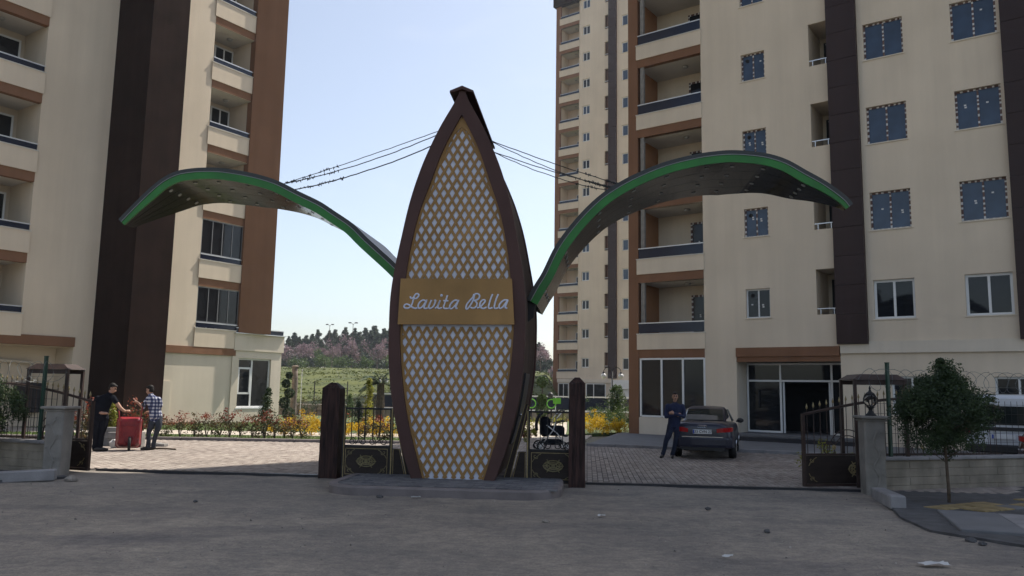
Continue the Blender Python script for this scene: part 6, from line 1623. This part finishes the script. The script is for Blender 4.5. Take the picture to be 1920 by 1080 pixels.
f.limb([(.22, -.05, 1.38), (.30, -.08, 1.27)], [.075, .068], 0); f.limb([(.30, -.08, 1.27), (.40, -.10, 1.13)], [.056, .048], 1); f.limb([(.40, -.10, 1.13), (.49, -.09, 1.05), (.54, -.08, 1.03)], [.047, .040, .032], 1)
f.hand((.54, -.08, 1.03), (.8, 0, .1), (0, 0, 1), curl=.9)
f.limb([(-.14, .05, 1.36), (-.20, .06, 1.18), (-.12, -.06, 1.02)], [.075, .062, .052], 0); f.limb([(-.12, -.06, 1.02), (.02, -.14, .98)], [.048, .036], 1); f.hand((.02, -.14, .98), (1, -.1, 0), (0, 0, 1))
wk1 = f.build('person', 'worker in black clothes bending towards the red wheelbarrow', [M['blackc'], M['skin'], M['hair'], M['blackc'], M['shoe']], px_g(186, 848) + Vector((0, 0, .03)), R(26))

# --- worker in the plaid shirt, seen from behind, reaching left to the other handle
f = Figure()
f.rings([(.12, 0, .84, .150, .12), (.12, .0, .93, .165, .13), (.09, 0, 1.05, .155, .12), (.06, 0, 1.2, .175, .125), (.03, 0, 1.32, .185, .12), (.0, 0, 1.40, .15, .10), (-.02, 0, 1.45, .08, .07)], 0)
f.limb([(-.02, 0, 1.44), (-.045, .01, 1.51)], [.054, .052], 1)
f.head((-.07, .02, 1.585), R(-125), R(18))
f.limb([(.07, .02, .86), (.02, .0, .62), (-.02, .01, .47), (-.01, .02, .25), (-.02, .02, .1)], [.10, .085, .066, .056, .055], 3)
f.limb([(.20, .0, .86), (.21, -.06, .64), (.17, -.05, .47), (.13, .02, .26), (.12, .05, .1)], [.10, .085, .066, .056, .055], 3)
f.limb([(-.0, .03, .05), (-.08, .0, .048), (-.17, -.03, .036)], [.046, .046, .035], 4); f.limb([(.14, .06, .05), (.07, .03, .048), (-.02, .0, .036)], [.046, .046, .035], 4)
f.limb([(-.10, .06, 1.36), (-.18, .08, 1.22), (-.20, .06, 1.12)], [.064, .054, .048], 0); f.limb([(-.20, .06, 1.12), (-.27, .05, 1.18), (-.33, .04, 1.24)], [.042, .036, .030], 1); f.hand((-.33, .04, 1.24), (-.8, 0, .5), (0, 0, 1), curl=.9)
f.limb([(.17, -.03, 1.35), (.22, -.05, 1.18), (.14, .02, 1.02)], [.064, .054, .046], 0); f.limb([(.14, .02, 1.02), (-.02, .12, 1.0)], [.042, .030], 1); f.hand((-.02, .12, 1.0), (-1, .1, 0), (0, 0, 1))
wk2 = f.build('person', 'worker in a blue and white plaid shirt gripping the red wheelbarrow', [M['plaid'], M['skin'], M['hair'], M['jeansg'], M['shoe']], px_g(278, 846) + Vector((0, 0, .03)), R(24))

# ================================================================ wheelbarrow tipped on its nose
wb = thing('wheelbarrow', 'red wheelbarrow tipped upright between the two workers', 'wheelbarrow', px_g(239, 847) + Vector((0, 0, .03)), R(25))
mb = MB(); vs = []; fs = []
ST = [(-.02, .20, .24, .76), (.0, .24, .16, .80), (.10, .27, .10, .83), (.30, .30, .06, .86), (.305, .315, .045, .875)]
for (y, hw, z0, z1) in ST:
    c = .07; P8 = [(-hw + c, z0), (hw - c, z0), (hw, z0 + c), (hw, z1 - c), (hw - c, z1), (-hw + c, z1), (-hw, z1 - c), (-hw, z0 + c)]; vs += [(x, y, z) for x, z in P8]
for i in range(len(ST) - 1): fs += [(i * 8 + k, i * 8 + (k + 1) % 8, (i + 1) * 8 + (k + 1) % 8, (i + 1) * 8 + k) for k in range(8)]
fs.append(tuple(range(8))); mb.add(vs, fs); mb.build('tray', M['red'], wb)
for s, nm in ((-1, 'a'), (1, 'b')):
    mb = MB(); mb.tube(smooth_path([(s * .06, -.10, .12), (s * .14, -.06, .40), (s * .20, -.04, .62), (s * .25, -.04, .80), (s * .27, -.02, 1.00 if s > 0 else .98), (s * .29, 0, 1.16 if s > 0 else 1.05)], 4), .018, 8); h_ = mb.build('handle', M['red'], wb, smooth=True)
    z = 1.16 if s > 0 else 1.05; mb = MB(); mb.tube([(s * .287, 0, z - .01), (s * .297, .01, z + .11)], .022, 8); mb.build('grip', M['plasb'], h_)
mb = MB(); mb.tube([(-.2, -.05, .64), (.2, -.05, .64)], .014, 8); mb.build('cross_bar', M['red'], wb)
for s in (-1, 1): mb = MB(); mb.tube([(s * .21, -.05, .64), (s * .22, -.16, .50), (s * .2, -.12, .36)], .014, 6); mb.build('leg', M['red'], wb)
wo = thing('wheel', None, None, parent=wb); wo.location = (.03, -.15, .19)
mb = MB(); mb.tube([(0, .15 * math.cos(t), .15 * math.sin(t)) for t in np.linspace(0, 2 * math.pi, 22, endpoint=False)], .038, 8, closed=True); mb.build('tyre', M['tyre'], wo, smooth=True)
MB().lathe([(.115, -.02), (.115, .02)], (0, 0, 0), 18, 0, 'x').build('rim', M['alu'], wo)
# cement blocks, sack, slabs, stick
def cblock(px, py, dz, lab, rz=0.0, s=(.40, .19, .19)):
    mb = MB(); mb.cbox(-s[0] / 2, s[0] / 2, -s[1] / 2, s[1] / 2, 0, s[2], .012)
    loose('cement_block', lab, 'block', px_g(px, py) + Vector((0, 0, .03 + dz)), rz, mb, M['blockg'], 'cement blocks piled behind the wheelbarrow')
cblock(199, 837, 0, 'cement block in the bottom row of the pile, next to the worker in black', .1); cblock(216, 838, 0, 'cement block in the bottom row of the pile, next to the wheelbarrow', -.1)
cblock(200, 837, .195, 'cement block in the middle row of the pile, next to the worker in black', 0); cblock(217, 838, .195, 'cement block in the middle row of the pile, next to the wheelbarrow', .15)
cblock(203, 837, .39, 'cement block lying alone on top of the pile', .3, (.38, .18, .12)); cblock(261, 840, 0, 'cement block standing between wheelbarrow and plaid worker', 1.5, (.22, .2, .42))
cblock(290, 838, 0, 'flat cement slab lying behind the plaid worker, nearer him', .05, (.34, .22, .09)); cblock(303, 839, 0, 'flat cement slab lying behind the plaid worker, farther from him', -.1, (.26, .22, .08))
sk = chunk(.14, 5, 1.0); sk.v = [(x, y, z + .13) for x, y, z in sk.v]; loose('cement_sack', 'small white sack leaning on the cement blocks', 'sack', px_g(215, 842) + Vector((0, 0, .02)), 0, sk, M['litter'])
loose('wooden_stick', 'brown wooden stick lying on the paving behind the plaid worker', 'stick', px_g(306, 845) + Vector((0, 0, .05)), 0, MB().tube([(-.30, .05, .0), (0, 0, .012), (.38, -.10, .0)], .022, 7), M['bark'])

# ================================================================ cars
def loft_sections(secs, mb):
    n = len(secs[0]); vs = [p for s_ in secs for p in s_]; fs = []
    for i in range(len(secs) - 1):
        for k in range(n): fs.append((i * n + k, i * n + (k + 1) % n, (i + 1) * n + (k + 1) % n, (i + 1) * n + k))
    fs.append(tuple(range(n))); fs.append(tuple((len(secs) - 1) * n + k for k in range(n))); mb.add(vs, fs)
def subdiv(mb, name, mats, parent, lv=2):
    o = mb.build('tmp', mats); md = o.modifiers.new('s', 'SUBSURF'); md.levels = lv; md.render_levels = lv
    dg = bpy.context.evaluated_depsgraph_get(); m2 = bpy.data.meshes.new_from_object(o.evaluated_get(dg)); bpy.data.objects.remove(o); m2.name = name
    m2.polygons.foreach_set('use_smooth', [True] * len(m2.polygons)); o2 = bpy.data.objects.new(name, m2); return link(o2, parent)
def text_mesh(body, size):
    cu = bpy.data.curves.new('t', 'FONT'); cu.body = body; cu.size = size; cu.align_x = 'CENTER'; cu.align_y = 'CENTER'; cu.extrude = .002; cu.offset = size * .018
    o = bpy.data.objects.new('t', cu); COL.objects.link(o); dg = bpy.context.evaluated_depsgraph_get(); me = bpy.data.meshes.new_from_object(o.evaluated_get(dg)); bpy.data.objects.remove(o); return me
def wheel(parent, x, y, r=.32, w=.21):
    wo = thing('wheel', None, None, parent=parent); wo.location = (x, y, r); s = 1 if x > 0 else -1
    MB().lathe([(r * .62, -w / 2), (r * .93, -w / 2), (r, -w * .36), (r, w * .36), (r * .93, w / 2), (r * .62, w / 2)], (0, 0, 0), 28, 0, 'x').build('tyre', M['tyre'], wo, smooth=True)
    mb = MB(); mb.lathe([(r * .6, s * w * .30), (r * .58, s * w * .44), (.05, s * w * .40), (.04, s * w * .46)], (0, 0, 0), 24, 0, 'x')
    for k in range(5):
        a = k * 2 * math.pi / 5; mb.tube([(s * w * .46, math.cos(a) * .05, math.sin(a) * .05), (s * w * .47, math.cos(a) * r * .58, math.sin(a) * r * .58)], .03, 6)
    mb.build('rim', M['alloy'], wo)
def plate(parent, txt, y, z, name_len=.52):
    mb = MB(); mb.cbox(-name_len / 2, name_len / 2, y - .006, y + .008, z - .057, z + .057, .004); p = mb.build('licence_plate', M['plate'], parent)
    MB().box(-name_len / 2 + .004, -name_len / 2 + .045, y - .009, y - .0065, z - .052, z + .052).build('blue_band', M['plateb'], p)
    if txt:
        me = text_mesh(txt, .105); me.materials.append(M['plasb']); o = inst('plate_characters', me, p, (.022, y - .0085, z + .0), (R(90), 0, 0), (.98, 1.0, 1.0))
    return p
def sedan(label, paint, loc, heading, txt, emblem_rings=True):
    c = thing('parked_car', label, 'car', loc, -heading)
    S = [(-.99, .34, .50, .60, .48, .58, .72, .50, .86), (-.95, .29, .66, .77, .50, .73, .80, .58, .975), (-.78, .25, .74, .85, .52, .82, .85, .64, 1.03), (-.32, .22, .78, .885, .55, .875, .89, .68, 1.035), (.3, .22, .79, .885, .55, .88, .91, .72, 1.0), (1.3, .2, .79, .885, .55, .88, .92, .74, .96), (2.2, .2, .79, .885, .55, .875, .92, .72, .965), (2.9, .22, .77, .87, .53, .84, .85, .62, .90), (3.4, .25, .68, .79, .5, .73, .73, .52, .77), (3.58, .32, .5, .6, .45, .54, .62, .40, .66)]
    secs = []
    for (y, zb, wb_, wm, zm, ws, zs, wd_, zd) in S:
        h = [(wb_ * .9, zb), (wb_, zb + .03), (wm, zm), (wm, zm + .12), (ws, zs), (wd_, zd), (wd_ * .5, zd + .012)]
        secs.append([(x, y, z) for x, z in h] + [(-x, y, z) for x, z in reversed(h)])
    mb = MB(); loft_sections(secs, mb); body_ = subdiv(mb, 'body', paint, c)
    GH = [(-.10, .66, .98, .60, 1.00), (.0, .68, .98, .585, 1.055), (.55, .73, .95, .53, 1.36), (.75, .735, .95, .53, 1.40), (1.15, .74, .94, .545, 1.425), (1.6, .74, .94, .54, 1.42), (1.95, .735, .94, .53, 1.375), (2.65, .69, .93, .57, 1.0)]
    secs = []
    for (y, wb_, zb, wt, zt) in GH: secs.append([(wb_, y, zb), (wt + .02, y, zt - .05), (wt - .06, y, zt), (0, y, zt + .012), (-wt + .06, y, zt), (-wt - .02, y, zt - .05), (-wb_, y, zb)])
    mb = MB(); loft_sections(secs, mb); subdiv(mb, 'roof', paint, c, 1)
    # rear window
    mb = MB(); vs = []
    for t in np.linspace(-.04, .93, 7):
        y = .0 + .55 * t - .03; z = 1.045 + .305 * t + .012 + .02 * math.sin(max(t, 0) * math.pi); hw = (.585 - .055 * t) * .93
        for u in (-1, -.5, 0, .5, 1): vs.append((hw * u, y - .02 * (1 - u * u), z + .008 * (1 - u * u)))
    mb.add(vs, [(j * 5 + i, j * 5 + i + 1, (j + 1) * 5 + i + 1, (j + 1) * 5 + i) for j in range(6) for i in range(4)]); mb.build('rear_window', M['carg'], c, smooth=True)
    for s in (-1, 1):
        for (ya, yb, yc, yd) in ((.42, 1.0, 1.02, .80), (1.06, 1.95, 1.72, 1.08)):
            mb = MB(); mb.add([(s * .755, ya, 1.0), (s * .762, yb, .99), (s * .60, yd if False else min(yc, yb), 1.345), (s * .60, max(yd, ya), 1.335)], [(0, 1, 2, 3)]); mb.build('side_window', M['carg'], c, fix=False)
        # tail light
        mb = MB(); path = [(.40, -1.005), (.56, -.995), (.70, -.955), (.79, -.86), (.83, -.74)]; vs = []
        for i, (x, y) in enumerate(path): z0, z1 = .735 + .012 * i, .865 - (.03 if i == 0 else .0) + .004 * i; vs += [(s * x, y, z0), (s * x, y, z1), (s * (x - .03), y + .07, z1 + .004), (s * (x - .03), y + .07, z0)]
        mb.add(vs, [(i * 4 + k, i * 4 + (k + 1) % 4, (i + 1) * 4 + (k + 1) % 4, (i + 1) * 4 + k) for i in range(4) for k in range(4)] + [(0, 1, 2, 3), (16, 17, 18, 19)]); mb.build('tail_light', M['taill'], c)
        mb = MB(); mb.sphere((s * .96, 1.85, 1.0), .10, 10, 0, (1.05, .7, .75)); mm = mb.build('mirror', M['plasb'], c, smooth=True); MB().tube([(s * .84, 1.86, .97), (s * .92, 1.85, .98)], .025, 6).build('mirror_stalk', M['plasb'], mm)
        MB().tube([(s * .42, -.96, .30), (s * .42, -1.0, .30)], .035, 10).build('exhaust', M['chrome'], c)
        for y in (0, 2.65): wheel(c, s * .775, y)
        MB().lathe([(.37, -.03), (.37, .03)], (s * .80, 0, .33), 24, 0, 'x').build('wheel_arch', M['plasb'], c); MB().lathe([(.37, -.03), (.37, .03)], (s * .80, 2.65, .33), 24, 0, 'x').build('wheel_arch', M['plasb'], c)
    mb = MB(); mb.box(-.56, .56, -1.01, -.99, .605, .625); mb.build('chrome_strip', M['chrome'], c)
    # bumper
    BP = [(-.86, -.62), (-.80, -.88), (-.64, -1.0), (-.3, -1.035), (0, -1.04), (.3, -1.035), (.64, -1.0), (.80, -.88), (.86, -.62)]; mb = MB(); vs = []
    for (x, y) in BP: vs += [(x, y, .34), (x, y - .012, .40), (x, y - .012, .56), (x, y, .595), (x * .93, y + .08, .595), (x * .93, y + .08, .34)]
    mb.add(vs, [(i * 6 + k, i * 6 + (k + 1) % 6, (i + 1) * 6 + (k + 1) % 6, (i + 1) * 6 + k) for i in range(8) for k in range(6)] + [(0, 1, 2, 3, 4, 5), tuple(48 + k for k in range(6))]); bm_ = mb.build('bumper', paint, c)
    mb = MB(); mb.box(-.62, .62, -1.02, -.86, .26, .335); mb.build('diffuser', M['plasb'], bm_)
    plate(c, txt, -1.012, .755)
    if emblem_rings:
        for i in range(4):
            mb = MB(); mb.tube([(-.087 + i * .058 + .036 * math.cos(t), -1.0, .895 + .036 * math.sin(t)) for t in np.linspace(0, 2 * math.pi, 18, endpoint=False)], .006, 5, closed=True); mb.build('emblem_ring', M['chrome'], c)
    # seats behind the glass
    for x in (-.36, .36): MB().cbox(x - .13, x + .13, .62, .72, 1.0, 1.22, .03).build('headrest', M['plasb'], c)
    return c
sedan('dark navy sedan parked facing the building entrance', M['carp'], (5.42, 22.3, .03), R(17.5), '33 CVN 27').scale = (.95, .95, .97)
sedan('dark reddish sedan behind the mesh fence, in front of the white van', M['card'], (13.1, 18.7, .03), R(54), None, False)
def van(label, loc, heading):
    c = thing('parked_van', label, 'van', loc, -heading)
    S = [(-.72, .32, .80, 1.62, .70, 1.74), (-.66, .28, .86, 1.70, .74, 1.83), (.4, .25, .885, 1.70, .76, 1.86), (1.8, .25, .885, 1.68, .76, 1.85), (2.3, .25, .885, 1.30, .74, 1.55), (2.75, .25, .885, 1.05, .74, 1.12), (3.4, .28, .84, .80, .66, .92), (3.65, .35, .68, .66, .5, .74)]; secs = []
    for (y, zb, w, zs, wt, zt) in S: h = [(w * .92, zb), (w, zb + .1), (w, zb + .5 if zs > 1 else zs - .1), (w * .985, zs * .72 if zs > 1 else zs - .05), (wt + .03, zs), (wt * .9, zt)]; secs.append([(x, y, z) for x, z in h] + [(-x, y, z) for x, z in reversed(h)])
    mb = MB(); loft_sections(secs, mb); mb.build('body', M['vanw'], c)
    mb = MB(); mb.prism([(-.60, 1.08), (.60, 1.08), (.54, 1.55), (-.54, 1.55)], -.745, -.70); mb.build('rear_window', M['carg'], c)
    mb = MB(); mb.cbox(-.84, .84, -.80, -.66, .36, .58, .04); mb.build('bumper', M['plasb'], c)
    mb = MB(); mb.cbox(-.66, .66, -.76, -.72, .93, 1.02, .01); mb.build('trim_strip', M['plasb'], c)
    for s in (-1, 1):
        mb = MB(); mb.cbox(s * .79 - .06, s * .79 + .06, -.765, -.62, .80, 1.30, .02); mb.build('tail_light', M['taill'], c)
        MB().add([(s * .905, .2, 1.12), (s * .905, 1.0, 1.12), (s * .83, 1.0, 1.60), (s * .83, .2, 1.60)], [(0, 1, 2, 3)]).build('side_window', M['carg'], c, fix=False)
        for y in (0, 2.7): wheel(c, s * .78, y)
    plate(c, None, -.775, .78)
van('white van parked behind the mesh fence and the dark reddish sedan', (13.0, 20.9, .03), R(40))

# ================================================================ black stroller behind the fence
stt = thing('stroller', 'black baby stroller standing behind the ornamental fence', 'stroller', (1.25, 23.9, .03), .15)
def T_(nm, pts, r_, m='plasb', sm=True): return MB().tube(pts, r_, 7).build(nm, M[m], stt, smooth=sm)
mb = MB(); n = 12; vs = []
for i in range(n + 1):
    a = R(-20 + 200 * i / n * .72)
    for j in range(7): u = -1 + 2 * j / 6; vs.append((-.30 - .30 * math.cos(a) * (1 - .12 * u * u) + .10, u * .24, .72 + .42 * math.sin(a) * (1 - .06 * u * u)))
mb.add(vs, [(i * 7 + j, i * 7 + j + 1, (i + 1) * 7 + j + 1, (i + 1) * 7 + j) for i in range(n) for j in range(6)]); mb.build('hood', M['blackc'], stt, smooth=True, fix=False)
mb = MB(); mb.cbox(-.34, -.06, -.22, .22, .40, .98, .08); mb.build('seat_back', M['blackc'], stt)
mb = MB(); mb.cbox(-.10, .36, -.22, .22, .42, .72, .06); mb.build('seat', M['blackc'], stt)
mb = MB(); mb.cbox(-.28, .30, -.2, .2, .16, .32, .05); mb.build('basket', M['blackc'], stt)
for s in (-1, 1):
    T_('frame_tube', [(-.36, s * .25, .14), (.0, s * .25, .60), (.10, s * .25, .95), (.26, s * .25, 1.12)], .016, 'alu'); T_('frame_tube', [(.40, s * .25, .14), (.12, s * .25, .50), (-.2, s * .25, .74)], .016, 'alu')
    for x, r_ in ((-.36, .14), (.42, .12)):
        wo = thing('wheel', None, None, parent=stt); wo.location = (x, s * .27, r_); MB().tube([(r_ * .85 * math.cos(t), 0, r_ * .85 * math.sin(t)) for t in np.linspace(0, 2 * math.pi, 18, endpoint=False)], r_ * .16, 6, closed=True).build('tyre', M['tyre'], wo, smooth=True)
        mb = MB()
        for k in range(3): a = k * math.pi / 3; mb.tube([(-r_ * .8 * math.cos(a), 0, -r_ * .8 * math.sin(a)), (r_ * .8 * math.cos(a), 0, r_ * .8 * math.sin(a))], .009, 4)
        mb.build('spokes', M['alu'], wo)
T_('handlebar', [(.26, -.25, 1.12), (.33, -.24, 1.16), (.35, 0, 1.17), (.33, .24, 1.16), (.26, .25, 1.12)], .02)
T_('bumper_bar', [(.05, -.22, .78), (.34, -.2, .86), (.38, 0, .87), (.34, .2, .86), (.05, .22, .78)], .018); mb = MB(); mb.cbox(.34, .46, -.2, .2, .40, .46, .02); mb.build('footrest', M['plasb'], stt)

# ================================================================ air
hz = MB(); hz.box(-240, 240, -60, 230, -1.2, 62); hzo = hz.build('haze', [])
hm = bpy.data.materials.new('haze'); hm.use_nodes = True; hn = hm.node_tree.nodes; hn.remove(hn['Principled BSDF'])
vol = hn.new('ShaderNodeVolumePrincipled'); vol.inputs['Color'].default_value = (0.80, 0.86, 0.95, 1); vol.inputs['Density'].default_value = 0.00045
vol.inputs['Anisotropy'].default_value = 0.3
hm.node_tree.links.new(vol.outputs['Volume'], hn['Material Output'].inputs['Volume']); hzo.data.materials.append(hm); tag(hzo, 'thin pale haze over the whole site', 'haze', kind='stuff')
